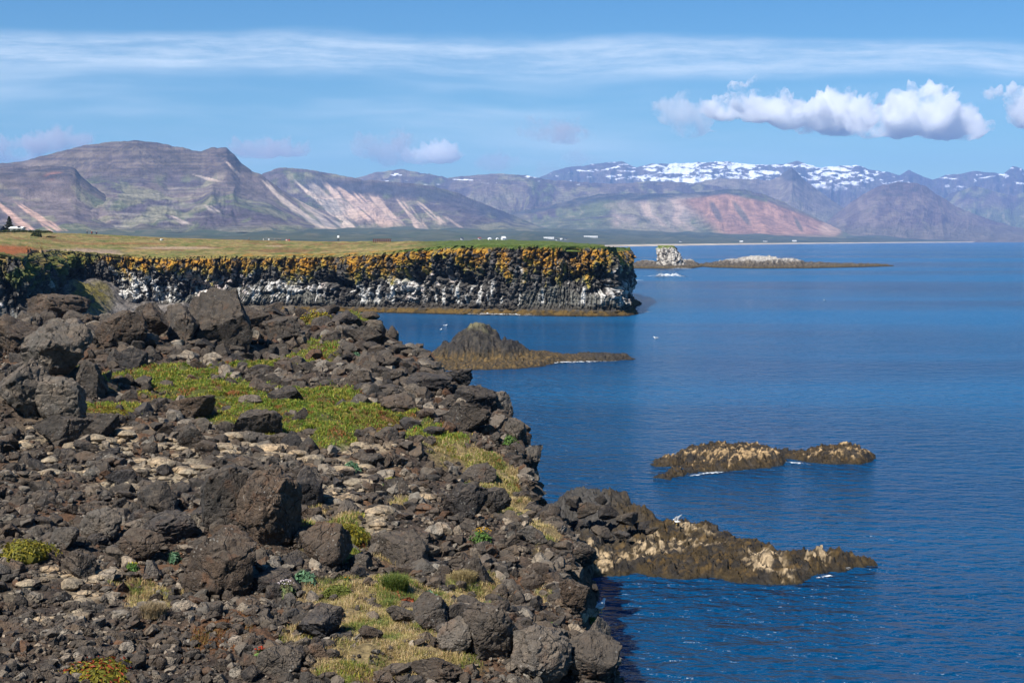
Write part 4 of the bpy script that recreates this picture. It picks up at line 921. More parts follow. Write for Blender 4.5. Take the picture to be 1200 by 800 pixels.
def generic(U, V, T, s, Z, gl, g2, P, seed, green=.5, vg=262):
    wq = fbm(s*.3, T*1.5, seed+9, 3)
    n = fbm(s*.35+wq, T*2.0+wq, seed, 5); n2 = fbm(s*1.1+1.5*wq, T*6+2*wq, seed+2, 5, .6); st = fbm(s*1.2+1.2*wq+T*2, T*1.1, seed+4, 4); ly = fbm(s*.25+wq, V*.36+1.2*wq, seed+7, 3)
    c = mix(BAS, BRN, ss(-.35, .3, n+.6*n2)); c = mix(c, GRN, np.clip(ss(-.1, .35, n2*.6-n*.5+green-.5)+ss(vg-8, vg+8, V+6*n)*.8, 0, 1)*.85)
    c = mix(c, (.24,.20,.14), ss(.12, .45, n2-.5*st)*.5); c = mix(c, (.055,.05,.055), ss(.15, .45, ly)*ss(240, 200, V)*.6)
    return c, n, n2, st
def col1(U, V, T, s, Z, gl, g2, P):
    c, n, n2, st = generic(U, V, T, s, Z, gl, g2, P, 2, .5, 268)
    top = ss(212, 200, V+5*n); ly = fbm(s*.3, V*.5, 21, 3)
    c = mix(c, mix((.075,.058,.062), (.14,.108,.088), ss(-.3, .3, ly)), top*.9)
    c = mix(c, (.032,.03,.04), ss(-.25, .15, fbm(s*1.5, V*.5, 33, 3)+.1)*blob(U, V, 274, 185, 20, 11)*.9); c = mix(c, (.04,.036,.045), ss(.05, .3, fbm(s*.25, V*.42, 37, 3))*ss(205, 198, V)*.4)  # shade of the butte's right-hand cliff painted dark into the colour; then dark strata
    c = mix(c, (.27,.24,.19), ss(.12, .4, fbm(s*.5+V*.04, V*.20+n, 41, 5))*ss(212, 224, V)*ss(345, 250, U)*.42)
    return fans(c, U, V, [(310,211,350,252,3,7,0),(320,222,385,274,3,6,0),(334,218,400,276,4,8,.1),(352,234,425,278,4,7,.1),(268,190,290,212,2,5,.2),(230,205,262,214,3,9,.1),(243,240,256,250,3,9,.1),(200,252,222,264,3,8,.2)], n)
def col1b(U, V, T, s, Z, gl, g2, P):
    c, n, n2, st = generic(U, V, T, s, Z, gl, g2, P, 5, .48, 268)
    c = mix(c, mix((.05,.043,.05), (.11,.085,.08), ss(-.2, .35, n2)), ss(.70, .80, P+.08*n2)*.9)
    c = mix(c, (.26,.12,.09), blob(U, V, 68, 208, 14, 7)*ss(-.3, .1, n2)*.8)
    c = mix(c, (.05,.045,.052), blob(U, V, 18, 226, 34, 5)*ss(-.3, .1, n2)*.85)
    return fans(c, U, V, [(22,237,78,276,3,12,.75),(-5,232,40,277,3,12,.8),(-40,236,-5,276,4,12,.6)], n)
def t3(U, T, P): return ss(.62, .80, T)*.30+T**1.1*.70
def t1(U, T, P):
    # cliffed cap on the butte, a shelf at the left
    st = ss(.80, .96, T)*.26+np.clip(T, 0, 1)**1.25*.74
    return st
mountain('brown flat-topped butte mountain with pale scree on its right flank', [(-260,215),(-160,206),(-60,198),(0,193),(30,190),(60,182),(100,172),(135,167),(165,166),(185,168),(215,174),(238,179),(250,174),(268,174),(276,181),(284,191),(297,201),(310,207),(330,222),(352,236),(380,250),(410,262),(440,272),(470,279)], 2500, 4300, col1, .05, t1, .035, 1.3, 1)
def col2(U, V, T, s, Z, gl, g2, P):
    c, n, n2, st = generic(U, V, T, s, Z, gl, g2, P, 12, .5, 264)
    band = np.interp(U, [300,400,480,520,560,600], [212,214,220,227,240,250]); c = mix(c, (.045,.045,.062), ss(11, 3, np.abs(V-band-4+4*n2))*ss(330, 380, U)*ss(620, 590, U)*.9)
    c = fans(c, U, V, [(352,216,418,272,4,8,0),(364,214,412,258,5,13,.1),(382,214,425,262,4,12,.3),(398,220,447,264,4,13,.45),(418,226,458,266,4,15,.5),(437,228,468,264,5,9,.4),(468,233,497,268,4,8,.3),(490,237,522,265,4,6,.2),(400,262,440,277,3,9,.2),(520,252,545,270,2,4,.2)], n)
    c = mix(c, (.085,.07,.085), blob(U, V, 540, 250, 26, 22, 35)*.5)
    return c
def t2(U, T, P): return ss(.78, .95, T)*.26+T**1.15*.74
mountain('low flat-lipped spur with a red patch and a pink scree fan at the left', [(-300,206),(-160,202),(-60,198),(0,196.5),(45,195),(86,196),(91,198),(97,206),(112,219),(138,237),(170,255),(200,268),(235,280)], 2400, 3500, col1b, .05, t3, .04, 1.25, 9)
mountain('long purple-brown mountain shoulder with tan scree gullies', [(270,282),(285,232),(300,209),(312,203),(330,197),(360,199),(400,206),(425,211),(450,213),(480,215),(510,219),(535,226),(560,236),(585,246),(610,256),(640,268),(670,280)], 3900, 5600, col2, .07, t2, .04, 1.3, 2)
def snowy(U, V, s, T, thr, seed): return ss(thr, thr+.10, fbm(s*.55, V*.22, seed, 4)+.35*fbm(s*2, V*.5, seed+1, 3))
def col2b(U, V, T, s, Z, gl, g2, P):
    c, n, n2, st = generic(U, V, T, s, Z, gl, g2, P, 15, .38, 250)
    c = mix(c, (.16,.15,.11), ss(.1, .4, n)*ss(222, 232, V)*.6); return mix(c, (.85,.87,.9), snowy(U, V, s, T, .58, 55)*ss(222, 212, V))
mountain('rolling dark moorland ridge with small snow patches behind the scree mountain', [(380,240),(410,212),(440,203),(470,199),(500,204),(525,209),(555,206),(585,204),(615,206),(640,211),(680,214),(720,216),(760,213),(800,214),(840,219),(880,232),(920,250)], 6300, 8800, col2b, .05, None, .05, 1.15, 3)
def col3(U, V, T, s, Z, gl, g2, P):
    c, n, n2, st = generic(U, V, T, s, Z, gl, g2, P, 22, .62, 258)
    dk = ss(.66, .82, P+.10*n2)*ss(900, 840, U); c = mix(c, mix((.04,.045,.055), (.075,.07,.075), ss(-.2, .3, n2)), dk*.9)
    v0 = np.interp(U, [700,760,850,900,985], [234,233,222,232,262])
    m = ss(712, 724, U)*ss(v0-1, v0+7, V+2*n2); low = ss(276, 258, V+6*n2-.02*(U-700))
    c = mix(c, mix((.25,.205,.17), (.36,.27,.215), ss(-.2, .3, st)), m*low*ss(830, 805, U)*ss(-.5, .1, st+.3)*.85)
    c = mix(c, mix((.24,.135,.10), (.34,.19,.135), ss(-.25, .3, st)), ss(800, 830, U-1.2*(V-250))*ss(990, 975, U)*ss(v0+3, v0+8, V)*ss(280, 272, V)*.95)
    c = mix(c, (.075,.065,.06), shear(U, V, 838, 248, 5, 14, .5)*.8); c = mix(c, (.08,.075,.06), shear(U, V, 868, 250, 5, 16, .7)*.8); c = mix(c, (.08,.085,.06), shear(U, V, 935, 264, 3, 9, .5)*.7)
    c = mix(c, (.42,.28,.19), blob(U, V, 972, 268, 14, 9)*.8)
    return c
mountain('dark cliff-banded ridge with tan and orange scree walls above the bay', [(540,281),(575,263),(600,250),(625,245),(650,240),(675,233),(700,228),(730,227),(765,227),(800,227),(830,225),(850,222),(870,223),(890,227),(910,234),(935,246),(960,258),(985,270),(1010,281)], 5600, 6900, col3, .065, t3, .03, 1.3, 4)
def col4(U, V, T, s, Z, gl, g2, P):
    c, n, n2, st = generic(U, V, T, s, Z, gl, g2, P, 32, .25, 270)
    c = mix(c, (.05,.05,.06), ss(-.2, .3, n2)*.6)
    amt = np.interp(U, [600,690,735,765,870,890,960,1010,1050,1070,1120,1170,1200,1250], [.5,.34,.08,-.24,-.22,-.05,-.14,-.04,.22,.3,.2,.3,.22,.2])
    wq = fbm(s*.5, V*.15, 71, 3); sn = ss(.0, .10, .8*fbm(s*.42+.8*wq, V*.20+.35*s+1.4*wq, 61, 5)+.5*fbm(s*1.3+wq, V*.33-.6*s, 63, 4)-amt-.17)*ss(226, 212, V+4*n2)
    return mix(c, (.86,.88,.92), sn)
mountain('snow-streaked alpine range on the far side of the bay', [(560,240),(600,222),(640,205),(662,197),(690,194),(712,191),(728,190),(745,197),(762,193),(800,192),(850,190),(872,193),(895,194),(918,193),(932,189),(942,193),(955,197),(975,196),(1000,194),(1020,200),(1040,203),(1052,206),(1062,200),(1075,206),(1090,211),(1105,206),(1125,204),(1140,201),(1160,203),(1172,205),(1183,196),(1192,197),(1205,206),(1240,200),(1300,206),(1380,215)], 9500, 13600, col4, .10, None, .07, 1.1, 5)
def col4b(U, V, T, s, Z, gl, g2, P):
    c, n, n2, st = generic(U, V, T, s, Z, gl, g2, P, 35, .3, 250); c = mix(c, (.17,.145,.13), .5+0*n); return mix(c, (.05,.05,.06), blob(U, V, 926, 204, 14, 9)*.85)
mountain('smooth grey hill with a small dark peak in front of the snowy range', [(770,252),(800,220),(815,214),(840,210),(870,210),(900,212),(912,207),(920,201),(926,197),(932,202),(940,211),(955,222),(975,236),(1000,252),(1030,272)], 7600, 9300, col4b, .05, None, .025, 1.3, 6)
def col5(U, V, T, s, Z, gl, g2, P):
    c, n, n2, st = generic(U, V, T, s, Z, gl, g2, P, 42, .3, 266); c = mix(c, (.12,.085,.08), .55+0*n); c = mix(c, (.05,.042,.046), blob(U, V, 1050, 222, 34, 9)*ss(-.2, .2, n2)*.8)
    return mix(c, (.22,.17,.14), ss(.05, .3, st)*ss(228, 236, V)*ss(268, 258, V)*.5)
mountain('purple-brown cone mountain near the shore at the right', [(940,281),(965,262),(985,245),(1005,231),(1020,222),(1032,217),(1050,214),(1072,215),(1084,220),(1100,231),(1118,242),(1140,251),(1165,260),(1200,269),(1240,281)], 6600, 8300, col5, .08, None, .05, 1.2, 7)
def col6(U, V, T, s, Z, gl, g2, P):
    c, n, n2, st = generic(U, V, T, s, Z, gl, g2, P, 47, .55, 246); return c
mountain('blue-grey low hills closing the bay at the far right', [(1080,250),(1110,228),(1140,218),(1160,224),(1185,230),(1210,222),(1250,224),(1320,220),(1400,235)], 8800, 10800, col6, .06, None, .04, 1.2, 8)

# ------------------------------------------------------------------ buildings across the bay and on the plateau
M_WHITE = plain('white_paint', (.66,.66,.64), .6, .06); M_DARKROOF = plain('dark_roof', (.035,.04,.05), .6); M_GLASS = plain('window_glass', (.02,.03,.04), .15); M_REDROOF = plain('rust_roof', (.22,.06,.04), .7)
M_WOOD = plain('red_brown_wood', (.12,.035,.025), .8, .3, 20); M_BARK = plain('bark', (.07,.05,.035), .95, .3, 12)
def house(loc, w, d, h, roof_h, label, wallm, roofm, rz=0, nwin=2, chimney=False, group=None, name='house'):
    t = empty(name, loc, rz); tag(t, label, 'house', group)
    b = MB(); b.add([(-w/2,-d/2,-.6),(w/2,-d/2,-.6),(w/2,d/2,-.6),(-w/2,d/2,-.6),(-w/2,-d/2,h),(w/2,-d/2,h),(w/2,d/2,h),(-w/2,d/2,h),(-w/2,0,h+roof_h),(w/2,0,h+roof_h)],
          [(0,1,5,4),(2,3,7,6),(1,2,6,9,5),(3,0,4,8,7),(3,2,1,0)]); b.build('wall', wallm, t)
    o = .35; e = roof_h/(d/2)*o; th = .16
    r = MB(); A = [(-w/2-o,-d/2-o,h-e+.05),(w/2+o,-d/2-o,h-e+.05),(w/2+o,0,h+roof_h+.05),(-w/2-o,0,h+roof_h+.05),(w/2+o,d/2+o,h-e+.05),(-w/2-o,d/2+o,h-e+.05)]
    r.add(A+[(x, y, z+th) for x, y, z in A], [(0,1,2,3),(3,2,4,5),(9,8,7,6),(11,10,8,9),(0,6,7,1),(4,10,11,5),(1,7,8,2),(2,8,10,4),(0,3,9,6),(3,5,11,9)]); ro = r.build('roof', roofm, t)
    if chimney: c = MB(); c.box((w*.2, 0, h+roof_h+.3), (.5,.5,.9)); c.build('chimney', wallm, ro)
    for i in range(nwin):
        x = -w/2+w*(i+1)/(nwin+1.6); c = MB(); c.box((x, -d/2-.03, h*.58), (.95,.06,.9)); f = c.build('window', M_WHITE, t); c = MB(); c.box((x, -d/2-.075, h*.58), (.75,.03,.7)); c.build('pane', M_GLASS, f)
    c = MB(); c.box((w/2-w/(nwin+1.6)*.55, -d/2-.03, .95), (.9,.06,1.9)); c.build('door', M_DARKROOF, t)
    return t
p = plateau_y(22.5, 422); house((p.x, p.y, p.z), 3.4, 3.2, 1.15, .35, 'small white hut half hidden behind the hedge on the plateau', M_WHITE, M_WHITE, 0, 1)
p = plateau_y(-6, 426); house((p.x, p.y, p.z-.3), 5.4, 5, 1.0, 1.0, 'dark-roofed house cut by the left edge beside the conifer', plain('dark_wall', (.09,.10,.11)), M_DARKROOF, 0, 2)
def plain_see(u, v):
    ds = np.linspace(900, 9000, 1200); z = plain_z(u, ds); vv = HZ-(z-CAMZ)/ds*F; ok = ds > shore_d(u)+20; i = int(np.argmin(np.abs(vv-v)+1000*~ok)); return ds[i], z[i]
def plain_point(u, d): return ((u-600)/F*d, d, float(plain_z(u, d)))
for (u, d, w, lab) in [(541.5,2600,5,'tiny white house right of the railing, first of the row above the turf'),(562,2600,6,'tiny cream house left of the two white domes')]:
    d, z = plain_see(u, 281.2); k = d/2600; house(((u-600)/F*d, d, z), w*.8*k, 5, 2.2, 1.2, lab, M_WHITE, M_REDROOF if w == 6 else M_DARKROOF, .2, 2, False, 'far houses above the turf')
def dome(u, d, w, h, label):
    d, z = plain_see(u, 281.9); k = d/2600; x = (u-600)/F*d; y = d; z -= 2.0; w *= k; h *= k
    t = empty('domed_building', (x, y, z)); tag(t, label, 'domed building', 'white domes beyond the plateau')
    n = 22; b = MB(); rows = [(1, 0), (1, .45), (.94, .7), (.78, .88), (.5, .98), (.2, 1.03)]
    V = [(w/2*a*math.cos(2*math.pi*i/n), w/2*a*math.sin(2*math.pi*i/n), (h+2.5)*c) for a, c in rows for i in range(n)]
    Fs = [(r*n+i, r*n+(i+1) % n, (r+1)*n+(i+1) % n, (r+1)*n+i) for r in range(len(rows)-1) for i in range(n)]+[tuple((len(rows)-1)*n+i for i in range(n))]
    b.add(V, Fs); b.build('shell', M_WHITE, t, True)
    c = MB(); c.box((0, -w/2-.05, 3.6), (1.6, .3, 2.4)); c.build('door', M_DARKROOF, t)
dome(574, 2600, 8.2, 4.4, 'larger white dome on the coast just above the turf'); dome(582.8, 2600, 6.0, 4.2, 'smaller white dome standing between the larger one and the white farm')
y, z = plain_see(590, 281.8); house((-10/F*y, y, z), 5.4, 5, 3.4, 2.2, 'white gabled farm beside the domes at the foot of a pale gully', M_WHITE, M_WHITE, .5, 2, True)
for i, (u, v, d, w, hh, lab) in enumerate([(643,279.2,4300,38,5,'long white farm shed beneath the green slope, largest of its cluster'),(652,281.0,4300,7,6,'little white house below the long farm shed'),(657.5,280.4,4300,8,4,'low white house at the right of the long farm shed'),(662.5,280.2,4300,10,4,'white barn at the right end of the farm cluster'),(692,277.6,4500,54,4,'very long flat white greenhouse on the coast plain'),(797,283,3600,7,3.5,'tiny pale house by the beach above the sea stack'),(868,283.2,4300,12,4,'left one of the white houses near the far beach'),(896,282.6,4600,16,5,'middle and largest of the white houses near the far beach'),(930,282.5,5000,18,4.5,'right one of the pale houses near the far beach')]):
    d0_ = d; d, zt = plain_see(u, v+.6); k = d/d0_; house(((u-600)/F*d, d, zt), w*k*.8, 7*k, hh*k*.6, 1.6*k, lab, M_WHITE, M_WHITE if i in (0, 4) else M_DARKROOF if i % 2 else M_WHITE, 0, max(2, int(w/9)), False, 'farm buildings across the bay')

# conifer, hedge, bushes on the plateau
def foliage_cloud(C, lw, cols, r):
    n = len(C); nrm = r.normal(size=(n, 3)); nrm /= np.linalg.norm(nrm, axis=1)[:, None]; t = np.cross(nrm, r.normal(size=(n, 3))); t /= np.linalg.norm(t, axis=1)[:, None]; b = np.cross(nrm, t); L = lw*r.uniform(.6, 1.4, n)[:, None]
    V = np.stack([C-t*L, C-b*L*.6, C+t*L, C+b*L*.6], 1).reshape(-1, 3); i = np.arange(n)*4
    return V, np.concatenate([np.stack([i, i+1, i+2], 1), np.stack([i, i+2, i+3], 1)]), np.repeat(palette(n, cols, r, .35), 4, 0)
def conifer():
    r = np.random.default_rng(5); p = plateau_y(12.8, 428); t = empty('conifer_tree', (p.x, p.y, p.z-.2)); tag(t, 'dark cone-shaped conifer beside the white hut on the plateau', 'tree')
    b = MB(); b.tube([(0,0,-.3),(0,0,2.5),(.05,0,4.7)], [.18,.11,.03], 8); b.build('trunk', M_BARK, t)
    n = 2600; h = r.uniform(0, 1, n)**1.25; rad = 1.75*(1-h)**.8*(.75+.25*np.sin(h*34))+.12; a = r.uniform(0, 6.28, n); q = np.sqrt(r.uniform(.15, 1, n))*(1+.18*np.sin(3*a+h*9))
    C = np.stack([rad*q*np.cos(a), rad*q*np.sin(a), .35+h*4.6], 1); V, Fc, T = foliage_cloud(C, .16, [(.03,.045,.02),(.05,.05,.025),(.06,.035,.03),(.025,.035,.02)], r)
    link('crown', make_mesh('crown', V, Fc, {'tint': T}, False), M_LEAF, t)
conifer()
def bush(u, v, w, h, label, seed, name='bush', cols=((.05,.07,.02),(.07,.09,.025),(.09,.08,.03)), dy=0):
    r = np.random.default_rng(seed); p = plateau_y(u, 405) if name == 'hedge' else plateau_at(u, v); k = p.y/F; W = w*k; Hh = h*k; n = int(500+90*w)
    x = r.uniform(-.5, .5, n)*W; y = r.uniform(-.5, .5, n)*min(W, 1.6); top = Hh*(.7+.3*pn(x*.9+seed, 2.2)+.2*pn(x*3, 1.1))
    z = r.uniform(0, 1, n)**.7*top*np.sqrt(np.clip(1-(x/W*2)**6, 0, 1)); V, Fc, T = foliage_cloud(np.stack([x, y, z], 1), .14, cols, r)
    o = link(name, make_mesh(name, V, Fc, {'tint': T}, False), M_LEAF, loc=(p.x, p.y+dy, p.z)); tag(o, label, name, 'shrubs on the plateau')
bush(30, 274.8, 66, 4.5, 'long low clipped hedge running in front of the white hut', 3, 'hedge'); bush(44, 278.5, 11, 8, 'round green bush in front of the hedge', 4); bush(61, 279.2, 10, 3, 'low rusty bush at the right of the round green one', 5, cols=((.10,.06,.03),(.08,.07,.03)))
def person(u, v, coat, label, seed, hgt=1.72):
    r = random.Random(seed); p = plateau_y(u, float(np.interp(u, *PL_D))*v); s = hgt/1.75
    J = [(0,0,.95),(.10,0,.92),(.12,.02,.5),(.13,0,.07),(.13,-.14,.04),(-.10,0,.92),(-.12,-.06,.5),(-.13,.05,.07),(-.13,-.1,.04),(0,0,1.2),(0,.0,1.42),(.2,0,1.42),(.26,.02,1.13),(.24,-.1,.9),(-.2,0,1.42),(-.26,.02,1.13),(-.24,-.08,.9),(0,-.01,1.53),(0,-.02,1.66),(0,-.01,1.74)]
    E = [(0,1),(1,2),(2,3),(3,4),(0,5),(5,6),(6,7),(7,8),(0,9),(9,10),(10,11),(11,12),(12,13),(10,14),(14,15),(15,16),(10,17),(17,18),(18,19)]
    Rr = [.14,.1,.065,.045,.04,.1,.065,.045,.04,.15,.15,.07,.052,.04,.07,.052,.04,.06,.105,.07]
    me = bpy.data.meshes.new('person'); me.from_pydata([tuple(c*s for c in j) for j in J], E, []); o = link('person', me, None, None, (p.x, p.y, p.z+.02)); o.rotation_euler[2] = r.uniform(0, 6.28)
    m = o.modifiers.new('s', 'SKIN')
    for i, q in enumerate(me.skin_vertices[0].data): q.radius = (Rr[i]*s, Rr[i]*s); q.use_root = i == 0
    o.modifiers.new('d', 'SUBSURF').levels = 1
    dg = bpy.context.evaluated_depsgraph_get(); nm = bpy.data.meshes.new_from_object(o.evaluated_get(dg)); o.modifiers.clear(); o.data = nm
    for mm in (plain('jacket', coat), M_TROUSER, M_SKIN, M_HAIR): nm.materials.append(mm)
    for f in nm.polygons:
        z = f.center.z/s; f.material_index = 1 if z < .93 and abs(f.center.x) < .2*s else 0 if z < 1.5 else 3 if z > 1.69 or f.center.y > .03*s else 2
        f.use_smooth = True
    tag(o, label, 'person', 'people far off on the plateau')
M_TROUSER = plain('trousers', (.03,.035,.05)); M_SKIN = plain('skin', (.45,.28,.2)); M_HAIR = plain('hair', (.05,.035,.025))
for i, (u, c, lab) in enumerate([(103.5,(.03,.03,.035),'person in black on the left skyline, first of three'),(109,(.25,.06,.05),'person in dark red between two dark figures on the skyline'),(114.5,(.03,.03,.05),'person in dark blue on the skyline, last of three'),(292.5,(.04,.05,.04),'lone person in dark clothes on the skyline left of the white-clad pair'),(309.5,(.7,.7,.68),'person in a white jacket on the skyline, left of a pair'),(316,(.72,.72,.72),'person in a white coat on the skyline, right of a pair'),(323,(.03,.03,.05),'person in navy at the left of a dark trio'),(326.5,(.025,.025,.025),'person in black in the middle of a dark trio'),(329,(.05,.04,.04),'person in dark brown at the right of a dark trio'),(336.5,(.55,.30,.28),'person in a pink jacket beside the red-coated one'),(339.5,(.35,.05,.05),'person in a red coat at the right end of the group'),(397,(.65,.68,.7),'person with a pale top standing alone left of the railing')]):
    person(u, [1.1,1.11,1.12,1.15,1.16,1.15,1.17,1.16,1.17,1.16,1.16,.995][i], c, lab, i, 1.72 if i != 3 else 1.6)
def railing():
    p = plateau_at(448, 284.2); k = p.y/F; w = 20*k; h = 4.6*k*.9; t = empty('railing', (p.x, p.y, p.z)); tag(t, 'red-brown wooden railing of a lookout on the grassy plateau', 'railing', None)
    n = 9
    for i in range(n): b = MB(); b.box((-w/2+w*i/(n-1), 0, h/2-.15), (.12, .12, h+.3)); b.build('post', M_WOOD, t)
    for z in (.3, .62, .95): b = MB(); b.box((0, -.09, h*z), (w+.2, .05, .11)); b.build('rail', M_WOOD, t)
    for s in (-1, 1): b = MB(); b.box((s*w/2, 1.2, h*.95), (.08, 2.3, .12)); b.build('side_rail', M_WOOD, t)
railing()
p = plateau_at(190.5, 282.6); V, Fc = rock_shape(3, 77, 8); o = link('white_stone', make_mesh('white_stone', V, Fc, None, True, 40), M_WHITE, loc=(p.x, p.y, p.z+.25)); o.scale = (.9, .7, .7); tag(o, 'single whitish stone lying on the plateau turf', 'stone')

# ------------------------------------------------------------------ gulls
M_FEATHER = plain('white_feather', (.8,.8,.8), .7, .04); M_GREYF = plain('grey_feather', (.32,.34,.37), .7, .05); M_BEAK = plain('yellow_beak', (.6,.4,.04), .5)
def gull(loc, rz, label, wings=False, sit=True, s=1.0, legs=False):
    t = empty('gull', loc, rz); tag(t, label, 'gull', 'gulls'); t.scale = (s, s, s)
    # continuous lofted body: tail, trunk, neck, head, nose along +x
    rings = [(-.30,.13,.008,.035),(-.2,.125,.03,.05),(-.1,.11,.075,.08),(.0,.10,.095,.095),(.1,.115,.085,.09),(.165,.165,.05,.055),(.19,.21,.042,.045),(.225,.235,.045,.045),(.26,.235,.03,.03),(.285,.228,.012,.012)]
    b = MB(); n = 12; V = [(x, ry*math.sin(2*math.pi*i/n), z+rz_*math.cos(2*math.pi*i/n)) for x, z, rz_, ry in rings for i in range(n)]
    Fs = [(r*n+i, (r+1)*n+i, (r+1)*n+(i+1) % n, r*n+(i+1) % n) for r in range(len(rings)-1) for i in range(n)]+[tuple(range(n)), tuple((len(rings)-1)*n+i for i in range(n))[::-1]]
    b.add(V, Fs); b.build('body', M_FEATHER, t, True)
    b = MB(); b.tube([(.28,0,.228),(.315,0,.224),(.335,0,.212)], [.011,.009,.002], 6); b.build('beak', M_BEAK, t)
    for sd in (-1, 1):
        b = MB()
        if wings: prof = [(.06,.05,.15,.22),(.03,.16,.28,.22),(-.06,.26,.42,.17),(-.16,.32,.52,.10),(-.24,.35,.58,.02)]
        else: prof = [(.08,.085,.14,.05),(.0,.105,.15,.10),(-.12,.09,.15,.09),(-.24,.05,.15,.05),(-.34,.02,.145,.012)]
        V = []
        for x, y, z, ch in prof:
            if wings: V += [(x+ch*.5, sd*y, z), (x-ch*.5, sd*y, z-.02), (x-ch*.5, sd*(y+.012), z-.008), (x+ch*.5, sd*(y+.014), z+.014)]
            else: V += [(x, sd*y, z+ch*.55), (x, sd*(y+.004), z-ch*.45), (x, sd*(y+.016), z-ch*.4), (x, sd*(y+.014), z+ch*.5)]
        m = len(prof); Fs = [(4*r+i, 4*r+(i+1) % 4, 4*r+4+(i+1) % 4, 4*r+4+i) for r in range(m-1) for i in range(4)]+[(0,1,2,3),(4*m-1,4*m-2,4*m-3,4*m-4)]
        b.add(V, Fs); b.build('wing', M_GREYF, t, True)
    if legs:
        for sd in (-1, 1): b = MB(); b.tube([(.0, sd*.035, .04), (.01, sd*.035, -.03), (.0, sd*.035, -.10), (.05, sd*.035, -.105)], [.012,.008,.008,.01], 5); b.build('leg', M_BEAK, t)
def shelf_top(u, v): return on_plane(u, v, .62)
g = on_plane(793, 614, .75); gull((g[0], g[1], .80), 2.6, 'white gull with raised wings settling on the rock shelf', True, legs=True, s=.56)
for i, (u, v, lab) in enumerate([(521.7, 382, 'gull swimming in the cove, the upper of a pair'), (516.7, 387, 'gull swimming in the cove, the lower of a pair'), (768.5, 396.5, 'gull swimming far out in open water beyond the islet tail'), (966, 352, 'tiny gull on the open sea at the right')]):
    g = on_plane(u, v, 0.0); gull((g[0], g[1], -.06), i*1.3, lab, s=1.1)
g = hit1(706, 748); gull((xedge(g[1])+.10, g[1], float(H(xedge(g[1])+.1, g[1]))+.22), 1.0, 'white gull perched on the cliff edge, upper of two', s=.75, legs=True)
g = hit1(710, 764); gull((xedge(g[1])+.12, g[1], float(H(xedge(g[1])+.12, g[1]))+.18), .4, 'white gull perched on the cliff edge, lower of two', s=.6, legs=True)

for i, (u, v, wp, hp_, lab) in enumerate([(690,600,34,24,'black slab at the back of the rock shelf where it meets the cliff'),(712,604,28,24,'squarish dark block on the landward ridge of the shelf'),(705,588,16,14,'small upright dark stone on the skyline of the shelf ridge'),(735,612,32,20,'long dark block on the falling ridge of the shelf'),(752,618,22,14,'small dark block low on the shelf ridge'),(678,622,30,24,'dark boulder on the shelf right against the land'),(705,628,30,20,'brownish-black block in the middle of the shelf ridge'),(730,630,22,14,'squat dark stone just above the pale patch of the shelf'),(672,592,22,20,'dark block wedged between the cliff and the shelf ridge'),(766,624,18,10,'flat dark stone at the lower end of the shelf ridge')]):
    z0 = 1.0 if v < 615 else .75; c = on_plane(u, v, z0); k = c[1]/F; V, Fc = rock_shape(4, 300+i, 10, .08, .05)
    o = link('boulder', make_mesh('boulder', V, Fc, None, True, 34), M_ROCK['black' if i % 3 else 'dark grey'], loc=(c[0], c[1]+.3, z0+hp_*k*.12)); o.scale = (wp*k*.95, wp*k*.7, hp_*k*.8); o.rotation_euler = (0, random.uniform(-.3, .3), random.uniform(-.5, .5)); tag(o, lab, 'boulder', 'dark boulders on the rock shelf')

# ------------------------------------------------------------------ sea
def build_sea():
    m, nt, b = newmat('sea_water'); g = N(nt); P = g.pos()
    big = g.noise(g.mapping(P, (.006, .016, 1)), 1.0, 3); band = g.noise(g.mapping(P, (.0016, .008, 1), (0, 0, .12)), 1.0, 4, .6)
    b.inputs['Base Color'].default_value = (.004, .030, .105, 1)
    g.l(g.mix(g.ramp(band, .42, .58), (.0004,.041,.116), (.0012,.084,.208)), b.inputs['Base Color'])
    b.inputs['IOR'].default_value = 1.333; b.inputs['Specular IOR Level'].default_value = .32
    g.l(g.ramp(band, .38, .62, .14, .24), b.inputs['Roughness'])
    w1 = g.noise(g.mapping(P, (.75, 1.2, 1), (0, 0, .35)), 1.0, 3, .5); w2 = g.noise(g.mapping(P, (1.9, 3.0, 1), (0, 0, -.4)), 1.0, 3, .55); w3 = g.noise(g.mapping(P, (.10, .26, 1), (0, 0, .1)), 1.0, 2, .5)
    h = g.math('ADD', g.math('ADD', g.math('MULTIPLY', w1, 1.10), g.math('MULTIPLY', w2, .34)), g.math('MULTIPLY', w3, .8))
    h = g.math('MULTIPLY', h, g.ramp(big, .35, .65, .75, 1.2))
    g.bump(h, 1.0, 1.0, b)
    y = np.concatenate([[-60, 0], 12*F/np.geomspace(800, 1.15, 240)]); k = np.linspace(-1, 1, 60)
    Y, K = np.meshgrid(y, k, indexing='ij'); X = K*np.maximum(120, np.abs(Y)*.62+60)
    me = make_mesh('sea', np.stack([X, Y, 0*X], -1).reshape(-1, 3), grid_faces(*X.shape)); tag(link('sea', me, m), 'deep blue rippled sea of the bay', kind='structure')
build_sea()
def foam_mat():
    m, nt, b = newmat('sea_foam'); g = N(nt); P = g.pos(); b.inputs['Base Color'].default_value = (.82, .85, .87, 1); b.inputs['Roughness'].default_value = .9
    e = g.attr('edge').outputs['Fac']; n = g.noise(g.mapping(P, (1.0, .6, 1)), 1.3, 5, .7) if False else g.math('ADD', g.math('MULTIPLY', g.noise(P, 1.1, 4, .7), .5), g.math('MULTIPLY', g.noise(P, 5.5, 3, .6), .5))
    g.l(g.ramp(g.math('ADD', g.math('MULTIPLY', e, .48), g.math('MULTIPLY_ADD', n, 2.6, -.85)), .74, 1.12, 0, .9), b.inputs['Alpha']); return m
M_FOAM = foam_mat()
